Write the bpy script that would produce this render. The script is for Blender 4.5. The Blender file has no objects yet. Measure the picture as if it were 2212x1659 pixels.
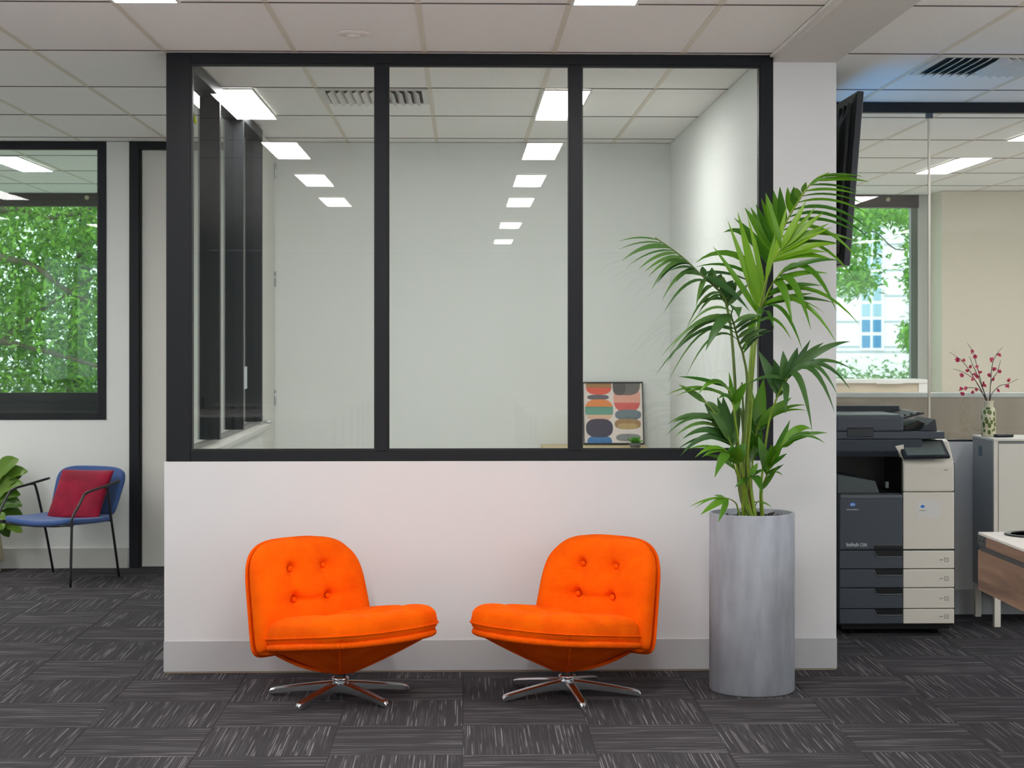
import bpy, bmesh, math, random
from mathutils import Vector, Matrix
random.seed(7)
S = bpy.context.scene
COL = S.collection
PI = math.pi

# ------------------------------------------------------------------ camera
F = 3850.0                      # focal length in pixels of the 2212 x 1659 frame
CAM_Y, EYE, YAW, HORIZON = -8.3, 1.562, math.radians(1.58), 727.0
cd = bpy.data.cameras.new('camera')
cam = bpy.data.objects.new('camera', cd); COL.objects.link(cam)
cam.location = (0, CAM_Y, EYE)
cam.rotation_euler = (PI/2, 0, -YAW)
cd.sensor_width = 36.0
cd.lens = 36.0*F/2212
cd.shift_y = -(829.5-HORIZON)/2212
cd.clip_end = 300
cd.dof.use_dof = True
cd.dof.focus_distance = 7.9
cd.dof.aperture_fstop = 8.0
S.camera = cam

# ------------------------------------------------------------------ world and exposure
LAMP = 28.5
SKY = 2.9
w = bpy.data.worlds.new('overcast'); S.world = w; w.use_nodes = True
bg = w.node_tree.nodes['Background']
bg.inputs[0].default_value = (0.90, 0.96, 1.0, 1); bg.inputs[1].default_value = SKY
S.view_settings.view_transform = 'Standard'; S.view_settings.look = 'None'
S.view_settings.gamma = 1.0; S.view_settings.use_curve_mapping = False
S.view_settings.exposure = 0.0
S.cycles.max_bounces = 9
S.cycles.transparent_max_bounces = 16

def W(u, v, y):
    """world point on the plane y seen at photo pixel (u, v)"""
    Y = y-CAM_Y; s, c = math.sin(YAW), math.cos(YAW); k = (u-1106)/F
    x = Y*(s+k*c)/(c-k*s); d = x*s+Y*c
    return Vector((x, y, EYE-(v-HORIZON)*d/F))

# ------------------------------------------------------------------ materials
def lin(c):
    return tuple(((v/255)/12.92 if v/255 <= 0.04045 else ((v/255+0.055)/1.055)**2.4) for v in c)+(1,)
MATS = {}
def mat(name, rgb, rough=0.5, metal=0.0, noise=0.0, nscale=8.0, bump=0.0, bscale=60.0, spec=0.5, sheen=0.0, emit=None, es=0.0, stretch=None):
    if name in MATS: return MATS[name]
    m = bpy.data.materials.new(name); m.use_nodes = True
    nt = m.node_tree; b = nt.nodes['Principled BSDF']
    c = lin(rgb)
    b.inputs['Base Color'].default_value = c
    b.inputs['Roughness'].default_value = rough; b.inputs['Metallic'].default_value = metal
    b.inputs['Specular IOR Level'].default_value = spec
    if sheen: b.inputs['Sheen Weight'].default_value = sheen
    if emit:
        b.inputs['Emission Color'].default_value = lin(emit); b.inputs['Emission Strength'].default_value = es
    if noise or bump:
        tc = nt.nodes.new('ShaderNodeTexCoord'); src = tc.outputs['Object']
        if stretch:
            mp = nt.nodes.new('ShaderNodeMapping'); mp.inputs['Scale'].default_value = stretch
            nt.links.new(src, mp.inputs[0]); src = mp.outputs[0]
    if noise:
        n = nt.nodes.new('ShaderNodeTexNoise'); n.inputs['Scale'].default_value = nscale; n.inputs['Detail'].default_value = 5
        nt.links.new(src, n.inputs['Vector'])
        r = nt.nodes.new('ShaderNodeValToRGB')
        r.color_ramp.elements[0].position = 0.3; r.color_ramp.elements[1].position = 0.7
        r.color_ramp.elements[0].color = tuple(x*(1-noise) for x in c[:3])+(1,)
        r.color_ramp.elements[1].color = tuple(min(1, x*(1+noise)) for x in c[:3])+(1,)
        nt.links.new(n.outputs[0], r.inputs[0]); nt.links.new(r.outputs[0], b.inputs['Base Color'])
    if bump:
        n2 = nt.nodes.new('ShaderNodeTexNoise'); n2.inputs['Scale'].default_value = bscale; n2.inputs['Detail'].default_value = 3
        nt.links.new(src, n2.inputs['Vector'])
        bp = nt.nodes.new('ShaderNodeBump'); bp.inputs['Strength'].default_value = bump; bp.inputs['Distance'].default_value = 0.004
        nt.links.new(n2.outputs[0], bp.inputs['Height']); nt.links.new(bp.outputs[0], b.inputs['Normal'])
    MATS[name] = m
    return m

def glass_mat(name, tint=(1, 1, 1), ior=1.7):
    m = bpy.data.materials.new(name); m.use_nodes = True; nt = m.node_tree
    nt.nodes.remove(nt.nodes['Principled BSDF'])
    out = nt.nodes['Material Output']
    t = nt.nodes.new('ShaderNodeBsdfTransparent'); t.inputs[0].default_value = tint+(1,)
    g = nt.nodes.new('ShaderNodeBsdfGlossy'); g.inputs['Roughness'].default_value = 0.0
    f = nt.nodes.new('ShaderNodeFresnel'); f.inputs[0].default_value = ior
    x = nt.nodes.new('ShaderNodeMixShader')
    geo = nt.nodes.new('ShaderNodeNewGeometry')
    # only the outward faces of a pane mirror the room, so its inner faces do not reflect twice
    mu = nt.nodes.new('ShaderNodeMath'); mu.operation = 'MULTIPLY'
    iv = nt.nodes.new('ShaderNodeMath'); iv.operation = 'SUBTRACT'; iv.inputs[0].default_value = 1.0
    nt.links.new(geo.outputs['Backfacing'], iv.inputs[1])
    nt.links.new(f.outputs[0], mu.inputs[0]); nt.links.new(iv.outputs[0], mu.inputs[1])
    nt.links.new(mu.outputs[0], x.inputs[0]); nt.links.new(t.outputs[0], x.inputs[1]); nt.links.new(g.outputs[0], x.inputs[2])
    nt.links.new(x.outputs[0], out.inputs[0])
    MATS[name] = m
    return m

def corduroy(name, rgb, axis):
    m = mat(name, rgb, rough=0.9, spec=0.04)
    nt = m.node_tree; b = nt.nodes['Principled BSDF']
    tc = nt.nodes.new('ShaderNodeTexCoord')
    wv = nt.nodes.new('ShaderNodeTexWave'); wv.bands_direction = axis; wv.inputs['Scale'].default_value = 65
    wv.inputs['Distortion'].default_value = 0.6; wv.inputs['Detail'].default_value = 1.0
    nt.links.new(tc.outputs['Object'], wv.inputs['Vector'])
    n = nt.nodes.new('ShaderNodeTexNoise'); n.inputs['Scale'].default_value = 9; n.inputs['Detail'].default_value = 3
    nt.links.new(tc.outputs['Object'], n.inputs['Vector'])
    ad = nt.nodes.new('ShaderNodeMath'); ad.operation = 'MULTIPLY_ADD'; ad.inputs[1].default_value = 0.12
    nt.links.new(wv.outputs['Fac'], ad.inputs[0]); nt.links.new(n.outputs[0], ad.inputs[2])
    bp = nt.nodes.new('ShaderNodeBump'); bp.inputs['Strength'].default_value = 0.5; bp.inputs['Distance'].default_value = 0.012
    nt.links.new(ad.outputs[0], bp.inputs['Height']); nt.links.new(bp.outputs[0], b.inputs['Normal'])
    r = nt.nodes.new('ShaderNodeValToRGB'); c = lin(rgb)
    r.color_ramp.elements[0].position = 0.3; r.color_ramp.elements[1].position = 0.7
    r.color_ramp.elements[0].color = (c[0]*0.93, c[1]*0.82, c[2], 1)
    r.color_ramp.elements[1].color = (min(1, c[0]*1.05), c[1]*1.15, c[2], 1)
    nt.links.new(n.outputs[0], r.inputs[0]); nt.links.new(r.outputs[0], b.inputs['Base Color'])
    return m

def carpet(name, axis):
    m = bpy.data.materials.new(name); m.use_nodes = True; nt = m.node_tree; b = nt.nodes['Principled BSDF']
    b.inputs['Roughness'].default_value = 0.95; b.inputs['Specular IOR Level'].default_value = 0.1
    N, L = nt.nodes.new, nt.links.new
    def math_(op, a, bb=None, c=None):
        n = N('ShaderNodeMath'); n.operation = op
        for i, v in enumerate((a, bb, c)):
            if v is None: continue
            if isinstance(v, (int, float)): n.inputs[i].default_value = v
            else: L(v, n.inputs[i])
        return n.outputs[0]
    tc = N('ShaderNodeTexCoord'); sp = N('ShaderNodeSeparateXYZ'); L(tc.outputs['Object'], sp.inputs[0])
    oi = N('ShaderNodeObjectInfo')
    a, l = (sp.outputs[0], sp.outputs[1]) if axis == 'X' else (sp.outputs[1], sp.outputs[0])
    seed = math_('MULTIPLY', oi.outputs['Random'], 371.0)
    def streak(cols, lscale, lo, hi, off, duty):
        fr = math_('LESS_THAN', math_('FRACT', math_('MULTIPLY', a, cols)), duty)
        col = math_('FLOOR', math_('MULTIPLY', a, cols))
        wn = N('ShaderNodeTexWhiteNoise'); wn.noise_dimensions = '2D'
        cv = N('ShaderNodeCombineXYZ'); L(col, cv.inputs[0]); L(math_('ADD', seed, off), cv.inputs[1]); L(cv.outputs[0], wn.inputs[0])
        ln = math_('MULTIPLY_ADD', wn.outputs[0], 60.0, math_('MULTIPLY', l, lscale))
        nz = N('ShaderNodeTexNoise'); nz.noise_dimensions = '1D'; nz.inputs['Scale'].default_value = 1.0; nz.inputs['Detail'].default_value = 1.0
        L(ln, nz.inputs['W'])
        mr = N('ShaderNodeMapRange'); L(nz.outputs[0], mr.inputs[0])
        mr.inputs[1].default_value = lo; mr.inputs[2].default_value = hi
        # only some of the columns carry a light yarn
        keep = math_('GREATER_THAN', wn.outputs[0], 0.55)
        return math_('MULTIPLY', math_('MULTIPLY', mr.outputs[0], keep), fr)
    s1 = streak(120.0, 2.2, 0.49, 0.60, 3.0, 0.55)
    s2 = streak(230.0, 2.6, 0.42, 0.62, 11.0, 1.0)
    fl = N('ShaderNodeTexNoise'); fl.inputs['Scale'].default_value = 420; L(tc.outputs['Object'], fl.inputs['Vector'])
    patch = N('ShaderNodeTexNoise'); patch.inputs['Scale'].default_value = 5.0; L(tc.outputs['Object'], patch.inputs['Vector'])
    val = math_('ADD', math_('MULTIPLY', s1, 0.46), math_('MULTIPLY', s2, 0.20))
    val = math_('ADD', val, math_('MULTIPLY', math_('SUBTRACT', fl.outputs[0], 0.5), 0.55))
    val = math_('ADD', val, math_('MULTIPLY', math_('SUBTRACT', patch.outputs[0], 0.5), 0.15))
    r = N('ShaderNodeValToRGB'); L(val, r.inputs[0])
    e = r.color_ramp.elements; e[0].position = -0.0; e[0].color = lin((57, 55, 58)); e[1].position = 1.0; e[1].color = lin((158, 153, 154))
    x = r.color_ramp.elements.new(0.22); x.color = lin((77, 75, 78))
    L(r.outputs[0], b.inputs['Base Color'])
    bp = N('ShaderNodeBump'); bp.inputs['Strength'].default_value = 0.5; bp.inputs['Distance'].default_value = 0.003
    L(fl.outputs[0], bp.inputs['Height']); L(bp.outputs[0], b.inputs['Normal'])
    MATS[name] = m
    return m

def leaf_mat(name, dark, light, trans=0.3, rough=0.4):
    m = bpy.data.materials.new(name); m.use_nodes = True; nt = m.node_tree; b = nt.nodes['Principled BSDF']
    b.inputs['Roughness'].default_value = rough; b.inputs['Specular IOR Level'].default_value = 0.4
    g = nt.nodes.new('ShaderNodeNewGeometry'); oi = nt.nodes.new('ShaderNodeObjectInfo')
    ad = nt.nodes.new('ShaderNodeMath'); ad.operation = 'ADD'
    nt.links.new(g.outputs['Random Per Island'], ad.inputs[0]); nt.links.new(oi.outputs['Random'], ad.inputs[1])
    fr = nt.nodes.new('ShaderNodeMath'); fr.operation = 'FRACT'; nt.links.new(ad.outputs[0], fr.inputs[0])
    r = nt.nodes.new('ShaderNodeValToRGB'); r.color_ramp.elements[0].color = lin(dark); r.color_ramp.elements[1].color = lin(light)
    nt.links.new(fr.outputs[0], r.inputs[0]); nt.links.new(r.outputs[0], b.inputs['Base Color'])
    t = nt.nodes.new('ShaderNodeBsdfTranslucent'); nt.links.new(r.outputs[0], t.inputs[0])
    x = nt.nodes.new('ShaderNodeMixShader'); x.inputs[0].default_value = trans
    nt.links.new(b.outputs[0], x.inputs[1]); nt.links.new(t.outputs[0], x.inputs[2])
    nt.links.new(x.outputs[0], nt.nodes['Material Output'].inputs[0])
    MATS[name] = m
    return m

def wood(name, dark, light, stretch):
    m = bpy.data.materials.new(name); m.use_nodes = True; nt = m.node_tree; b = nt.nodes['Principled BSDF']
    b.inputs['Roughness'].default_value = 0.5
    tc = nt.nodes.new('ShaderNodeTexCoord'); mp = nt.nodes.new('ShaderNodeMapping'); mp.inputs['Scale'].default_value = stretch
    nt.links.new(tc.outputs['Object'], mp.inputs[0])
    n = nt.nodes.new('ShaderNodeTexNoise'); n.inputs['Scale'].default_value = 3; n.inputs['Detail'].default_value = 8; n.inputs['Distortion'].default_value = 1.2
    nt.links.new(mp.outputs[0], n.inputs['Vector'])
    r = nt.nodes.new('ShaderNodeValToRGB'); r.color_ramp.elements[0].position = 0.3; r.color_ramp.elements[1].position = 0.7
    r.color_ramp.elements[0].color = lin(dark); r.color_ramp.elements[1].color = lin(light)
    nt.links.new(n.outputs[0], r.inputs[0]); nt.links.new(r.outputs[0], b.inputs['Base Color'])
    MATS[name] = m
    return m

M_WALL = mat('wall_paint_warm_white', (222, 222, 223), rough=0.6, bump=0.04, bscale=250)
M_WALL2 = mat('wall_paint_grey_white', (224, 226, 223), rough=0.6, bump=0.04, bscale=250)
M_SKIRT = mat('skirting_grey', (188, 188, 190), rough=0.45)
M_FRAME = mat('dark_aluminium', (24, 27, 32), rough=0.45, spec=0.3)
M_FRAME2 = mat('dark_aluminium_bead', (20, 22, 26), rough=0.4)
M_TILE = mat('ceiling_tile', (240, 236, 232), rough=0.9, noise=0.03, nscale=90, bump=0.3, bscale=350)
M_TBAR = mat('ceiling_bar', (216, 206, 190), rough=0.5)
M_SLAB = mat('ceiling_void', (120, 112, 105), rough=0.9)
M_BULK = mat('bulkhead_paint', (205, 200, 194), rough=0.7)
M_GLASS = glass_mat('clear_glass', (0.975, 0.99, 0.98))
M_GLASSG = glass_mat('greenish_glass', (0.90, 0.97, 0.94), 1.5)
M_GLASSS = glass_mat('side_glass', (0.93, 0.98, 0.96), 1.3)
M_ORANGE = corduroy('orange_corduroy', (250, 96, 6), 'Z')
M_ORANGE_S = corduroy('orange_corduroy_shell', (244, 92, 8), 'X')
M_CHROME = mat('chrome', (214, 217, 220), rough=0.2, metal=1.0)
M_BLACK = mat('black_plastic', (14, 15, 16), rough=0.4)
M_BLACKMETAL = mat('black_metal_tube', (30, 31, 32), rough=0.35)
M_CARX = carpet('carpet_lines_along_depth', 'X')
M_CARY = carpet('carpet_lines_across', 'Y')
M_CARF = mat('carpet_plain', (78, 76, 78), rough=0.95, noise=0.2, nscale=60)
M_LAMP = mat('lamp_diffuser', (255, 255, 255), rough=0.5, emit=(255, 253, 251), es=LAMP)
M_WHITE = mat('white_plastic', (232, 230, 226), rough=0.45)

# ------------------------------------------------------------------ object helpers
def root_of(o):
    while o.parent: o = o.parent
    return o
def link(name, me, m, parent=None, world=False, smooth=False):
    o = bpy.data.objects.new(name, me); COL.objects.link(o)
    if m is not None and len(me.materials) == 0:
        for q in (m if isinstance(m, (list, tuple)) else [m]): me.materials.append(q)
    if parent:
        o.parent = parent
        if world: me.transform(Matrix.Translation(-root_of(parent).location))
    if smooth:
        for p in me.polygons: p.use_smooth = True
    return o
def bobj(name, bm, m, parent=None, world=False, smooth=False):
    me = bpy.data.meshes.new(name); bmesh.ops.recalc_face_normals(bm, faces=bm.faces[:]); bm.to_mesh(me); bm.free()
    return link(name, me, m, parent, world, smooth)
def pobj(name, vs, fs, m, parent=None, world=False, smooth=True, fix=True):
    me = bpy.data.meshes.new(name); me.from_pydata([tuple(v) for v in vs], [], fs)
    if fix:
        bm = bmesh.new(); bm.from_mesh(me); bmesh.ops.recalc_face_normals(bm, faces=bm.faces[:]); bm.to_mesh(me); bm.free()
    return link(name, me, m, parent, world, smooth)
def add_box(bm, x0, x1, y0, y1, z0, z1, bev=0.0, seg=2):
    r = bmesh.ops.create_cube(bm, size=1.0)
    vs = r['verts']
    for v in vs:
        v.co = Vector(((x0+x1)/2+v.co.x*(x1-x0), (y0+y1)/2+v.co.y*(y1-y0), (z0+z1)/2+v.co.z*(z1-z0)))
    if bev:
        es = list({e for v in vs for e in v.link_edges})
        bmesh.ops.bevel(bm, geom=es, offset=bev, segments=seg, affect='EDGES', profile=0.5)
def box(name, x0, x1, y0, y1, z0, z1, m, parent=None, world=False, bev=0.0, seg=2):
    bm = bmesh.new(); add_box(bm, x0, x1, y0, y1, z0, z1, bev, seg)
    return bobj(name, bm, m, parent, world)
def boxes(name, lst, m, parent=None, world=False, bev=0.0):
    bm = bmesh.new()
    for b in lst: add_box(bm, *b, bev=bev)
    return bobj(name, bm, m, parent, world)
def prism(name, prof, axis, a0, a1, m, parent=None, world=False, bev=0.0, seg=2, smooth=False):
    """closed polygon prof [(p,q)] extruded along axis 'x' (p=y,q=z), 'y' (p=x,q=z) or 'z' (p=x,q=y)"""
    def P(p, q, a): return {'x': (a, p, q), 'y': (p, a, q), 'z': (p, q, a)}[axis]
    bm = bmesh.new(); n = len(prof)
    A = [bm.verts.new(P(p, q, a0)) for p, q in prof]; B = [bm.verts.new(P(p, q, a1)) for p, q in prof]
    bm.faces.new(A); bm.faces.new(B[::-1])
    for i in range(n): bm.faces.new((A[i], B[i], B[(i+1) % n], A[(i+1) % n]))
    if bev: bmesh.ops.bevel(bm, geom=bm.edges[:], offset=bev, segments=seg, affect='EDGES', profile=0.5)
    return bobj(name, bm, m, parent, world, smooth)
def frame_of(t, hint=Vector((0, 0, 1))):
    t = t.normalized()
    if abs(t.dot(hint)) > 0.95: hint = Vector((1, 0, 0))
    a = t.cross(hint).normalized(); return a, a.cross(t).normalized()
def spline(pts, n):
    """Catmull-Rom through the points"""
    P = [Vector(p) for p in pts]; P = [2*P[0]-P[1]]+P+[2*P[-1]-P[-2]]; out = []
    for i in range(1, len(P)-2):
        for k in range(n):
            t = k/n
            out.append(0.5*((2*P[i])+(P[i+1]-P[i-1])*t+(2*P[i-1]-5*P[i]+4*P[i+1]-P[i+2])*t*t+(3*P[i]-P[i-1]-3*P[i+1]+P[i+2])*t**3))
    out.append(P[-2].copy()); return out
def tube_geo(pts, r, seg=8, closed=False):
    vs, fs = [], []; n = len(pts)
    up = None
    for i, p in enumerate(pts):
        if closed: t = pts[(i+1) % n]-pts[i-1]
        else: t = pts[min(i+1, n-1)]-pts[max(i-1, 0)]
        t = t.normalized()
        if up is None: a, b = frame_of(t); up = b
        b = (up-t*up.dot(t)).normalized(); a = t.cross(b); up = b
        rr = r(i/(n-1)) if callable(r) else r
        for k in range(seg):
            q = 2*PI*k/seg; vs.append(p+(a*math.cos(q)+b*math.sin(q))*rr)
    m = n if closed else n-1
    for i in range(m):
        j = (i+1) % n
        for k in range(seg):
            l = (k+1) % seg; fs.append((i*seg+k, i*seg+l, j*seg+l, j*seg+k))
    if not closed: fs += [tuple(range(seg))[::-1], tuple(range((n-1)*seg, n*seg))]
    return vs, fs
def tube(name, pts, r, m, parent=None, world=False, seg=8, closed=False):
    v, f = tube_geo([Vector(p) for p in pts], r, seg, closed)
    return pobj(name, v, f, m, parent, world)
def lathe(name, prof, m, parent=None, seg=32, c=(0, 0, 0), smooth=True, world=False):
    vs, fs = [], []; n = len(prof)
    for r, z in prof:
        for k in range(seg):
            q = 2*PI*k/seg; vs.append((c[0]+r*math.cos(q), c[1]+r*math.sin(q), c[2]+z))
    for i in range(n-1):
        for k in range(seg):
            l = (k+1) % seg; fs.append((i*seg+k, i*seg+l, (i+1)*seg+l, (i+1)*seg+k))
    if prof[0][0] > 1e-6: fs.append(tuple(range(seg))[::-1])
    if prof[-1][0] > 1e-6: fs.append(tuple(range((n-1)*seg, n*seg)))
    o = pobj(name, vs, fs, m, parent, world, smooth)
    return o
def thing(name, label, cat, loc=(0, 0, 0), rz=0.0, group=None):
    o = bpy.data.objects.new(name, None); COL.objects.link(o); o.location = loc; o.rotation_euler = (0, 0, rz)
    o.empty_display_size = 0.1
    o['label'] = label; o['category'] = cat
    if group: o['group'] = group
    return o
def tag(o, label, cat, group=None):
    o['label'] = label; o['category'] = cat
    if group: o['group'] = group
    return o
def struct(o, label=None):
    o['kind'] = 'structure'
    if label: o['label'] = label
    return o
def empty_struct(name, loc=(0, 0, 0), label=None):
    o = bpy.data.objects.new(name, None); COL.objects.link(o); o.location = loc; o.empty_display_size = 0.1
    return struct(o, label)
def text(name, s, size, loc, m, parent, rot=(PI/2, 0, 0), align='LEFT', depth=0.0004, xs=1.0):
    cu = bpy.data.curves.new(name, 'FONT'); cu.body = s; cu.size = size; cu.align_x = align; cu.extrude = depth
    t = bpy.data.objects.new(name, cu); COL.objects.link(t)
    dg = bpy.context.evaluated_depsgraph_get(); me = bpy.data.meshes.new_from_object(t.evaluated_get(dg))
    bpy.data.objects.remove(t); bpy.data.curves.remove(cu)
    me.transform(Matrix.Diagonal((xs, 1, 1, 1)))
    from mathutils import Euler
    me.transform(Matrix.Translation(loc) @ Euler(rot).to_matrix().to_4x4())
    o = link(name, me, m, parent, True)
    return o

# ------------------------------------------------------------------ room shell
HC = 2.88            # ceiling height
XL, XR = -6.2, 7.2   # outer side walls
YF, YB = 8.2, -19.0  # facade and far end behind the camera
RX0, RX1 = -1.375, 1.748    # outer faces of the meeting room
SILL = 0.982
YBW = 3.8                   # front face of the back wall
YP = 1.65                   # glazed partition beside the copier

floor = struct(box('floor', XL, XR, YB, YF+0.1, -0.15, -0.004, M_CARF))
M_BOUNCE = mat('pale_bounce', (206, 206, 205), rough=0.6, noise=0.05, nscale=4)  # pale sheets added on unseen floor to bounce light up to the ceilings
for a in ((XL+0.02, XR-0.02, YB+0.02, -3.2), (-1.24, 1.39, 0.14, 3.78), (1.77, XR-0.02, 1.75, YF-0.02), (XL+0.02, -1.52, 3.92, YF-0.02)):
    box('bounce_sheet', a[0], a[1], a[2], a[3], -0.004, -0.0005, M_BOUNCE, floor)
tile_me = {}
for nm, mm in (('x', M_CARX), ('y', M_CARY)):
    bm = bmesh.new(); add_box(bm, -0.2492, 0.2492, -0.2492, 0.2492, -0.0035, 0.0, bev=0.0012, seg=1)
    me = bpy.data.meshes.new('carpet_tile'); bm.to_mesh(me); bm.free(); me.materials.append(mm); tile_me[nm] = me
for i in range(-9, 8):
    for j in range(-2, 11):
        x0, y0 = i*0.5, -1.64+j*0.5
        if -1.3 < x0+0.25 < 1.35 and y0 > 0.1: continue
        if x0 > 1.3 and y0+0.25 > 2.0: continue
        if x0 < -1.3 and y0+0.25 > 3.85: continue
        if x0+0.25 > 1.3 and x0+0.25 < 1.7 and y0 > 0.3: continue
        o = bpy.data.objects.new('carpet_tile', tile_me['x' if (i+j) % 2 == 0 else 'y']); COL.objects.link(o)
        o.parent = floor; o.location = (x0+0.25, y0+0.25, 0)

ceiling = struct(box('ceiling', XL, XR, YB, YF+0.1, HC+0.016, HC+0.16, M_SLAB))
COLS = [-1.377+0.6*k for k in range(-6, 12)]
ROWS = [-0.05+1.2*k for k in range(-4, 8)]
bm = bmesh.new(); add_box(bm, -0.297, 0.297, -0.596, 0.596, 0, 0.014)
ctile = bpy.data.meshes.new('ceiling_tile'); bm.to_mesh(ctile); bm.free(); ctile.materials.append(M_TILE)
for xa in COLS[:-1]:
    for ya in ROWS[:-1]:
        if ya+1.2 > YF+0.2: continue
        o = bpy.data.objects.new('ceiling_tile', ctile); COL.objects.link(o); o.parent = ceiling
        o.location = (xa+0.3, ya+0.6, HC)
for xa in COLS:
    box('ceiling_bar', xa-0.012, xa+0.012, ROWS[0], YF, HC-0.002, HC+0.012, M_TBAR, ceiling)
for ya in ROWS:
    if ya < YF: box('cross_bar', COLS[0], COLS[-1], ya-0.006, ya+0.006, HC-0.003, HC+0.012, mat('joint_shadow', (92, 86, 80), rough=0.9), ceiling)  # dark strips painted in place of the shadow gaps between tile rows
# rear part of the office ceiling, behind the camera
box('ceiling_panel', XL, XR, YB, ROWS[0]-0.01, HC, HC+0.015, M_TILE, ceiling)
box('ceiling_panel', XL, COLS[0]-0.02, ROWS[0], YF, HC, HC+0.015, M_TILE, ceiling)
box('ceiling_panel', COLS[-1]+0.02, XR, ROWS[0], YF, HC, HC+0.015, M_TILE, ceiling)
ZT = HC-0.003
struct(box('trim_1', 1.452, RX1, -5.5, -0.002, HC-0.035, ZT, M_BULK), 'plain plastered strip in the ceiling running to the white pier')
struct(box('trim_2', 1.436, 1.452, -5.5, -0.002, HC-0.012, ZT, M_WHITE), 'thin white edge strip beside the plain ceiling strip')

# outer walls
# long unseen window openings added in the side walls to let in more daylight
for nm, xa, xb in (('wall_left', XL-0.1, XL), ('wall_right', XR, XR+0.1)):
    ye = -6.0 if nm == 'wall_left' else -10.2
    struct(boxes(nm, [(xa, xb, YB, YF, 0, 0.9), (xa, xb, YB, YF, 2.77, ZT), (xa, xb, -1.8, YF, 0.9, 2.77), (xa, xb, YB, ye, 0.9, 2.77)]+[(xa, xb, y-0.15, y+0.15, 0.9, 2.77) for y in (-10.2, -6.0, -3.9)], M_WALL2))
struct(box('wall_behind', XL, XR, YB-0.1, YB, 0, ZT, M_WALL))

# meeting room front wall: low wall, pier, window
struct(boxes('wall_front', [(RX0-0.008, 1.452, 0, 0.12, 0.001, SILL), (1.452, RX1, 0, 0.14, 0.001, ZT)], M_WALL))
struct(box('baseboard_front', RX0-0.010, RX1+0.002, -0.006, 0, 0.010, 0.150, M_SKIRT), 'wide pale grey skirting under the long window')
box('floor_gap_strip', RX0-0.008, RX1, -0.003, 0.0, 0.002, 0.010, mat('beige_gap', (160, 145, 125)), bpy.data.objects['baseboard_front'])
# meeting room side walls
struct(box('wall_meeting_left', RX0, -1.26, 0.12, 2.98, 0.001, SILL, M_WALL2))
struct(box('wall_meeting_right', 1.41, RX1, 0.14, YF, 0.001, ZT, M_WALL2))
# back wall with window_2 (left) and door_1
struct(boxes('wall_back', [(XL, -2.405, YBW, YBW+0.1, 0.001, 1.0), (-2.405, -2.25, YBW, YBW+0.1, 0.001, ZT), (-1.33, 1.41, YBW, YBW+0.1, 0.001, ZT),
                          (XL, -5.2, YBW, YBW+0.1, 1.0, ZT)], M_WALL2))
struct(box('baseboard_back', XL, -2.26, YBW-0.012, YBW, 0.001, 0.135, mat('skirting_back', (196, 196, 192), rough=0.5)))

def window(name, x0, x1, y0, y1, z0, z1, fw, mull, mw, glass, label, leftpost=None, yg=None, m=M_FRAME):
    """frame members, beads and panes as parts of one window set in the plane y"""
    e = empty_struct(name, ((x0+x1)/2, (y0+y1)/2, z0), label)
    lp = leftpost or fw
    yg = yg if yg is not None else (y0+y1)/2
    box('frame_post', x0, x0+lp, y0, y1, z0, z1, m, e, True, 0.002, 1)
    box('frame_post', x1-fw, x1, y0, y1, z0, z1, m, e, True, 0.002, 1)
    box('head_rail', x0+lp, x1-fw, y0, y1, z1-fw*0.8, z1, m, e, True, 0.002, 1)
    box('sill_rail', x0+lp, x1-fw, y0, y1, z0, z0+fw*0.8, m, e, True, 0.002, 1)
    edges = [x0+lp]
    for c in mull:
        box('mullion', c-mw/2, c+mw/2, y0, y1, z0+fw*0.8, z1-fw*0.8, m, e, True, 0.002, 1)
        edges += [c-mw/2, c+mw/2]
    edges.append(x1-fw)
    b = 0.011
    for k in range(0, len(edges), 2):
        a0, a1 = edges[k], edges[k+1]; c0, c1 = z0+fw*0.8, z1-fw*0.8
        ya, yb = y0+0.012, yg-0.004
        if yb > ya:
            p = boxes('glazing_bead', [(a0, a1, ya, yb, c0, c0+b), (a0, a1, ya, yb, c1-b, c1), (a0, a0+b*0.7, ya, yb, c0+b, c1-b), (a1-b*0.7, a1, ya, yb, c0+b, c1-b)], M_FRAME2, e, True)
        box('pane', a0+0.001, a1-0.001, yg-0.004, yg+0.004, c0+0.001, c1-0.001, glass, e, True)
    return e
mx = [W(824.5, 700, 0.01).x, W(1243, 700, 0.01).x]
window('window_1', RX0, 1.452, 0.004, 0.115, SILL+0.001, ZT, 0.058, mx, 0.056, M_GLASS, 'long dark framed meeting room window of three panes', leftpost=0.112, yg=0.03)
window('window_2', -5.2, -2.405, YBW-0.006, YBW+0.10, 1.001, ZT, 0.055, [-3.8], 0.05, M_GLASSG, 'dark framed office window above the blue chair', yg=YBW+0.03)

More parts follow.
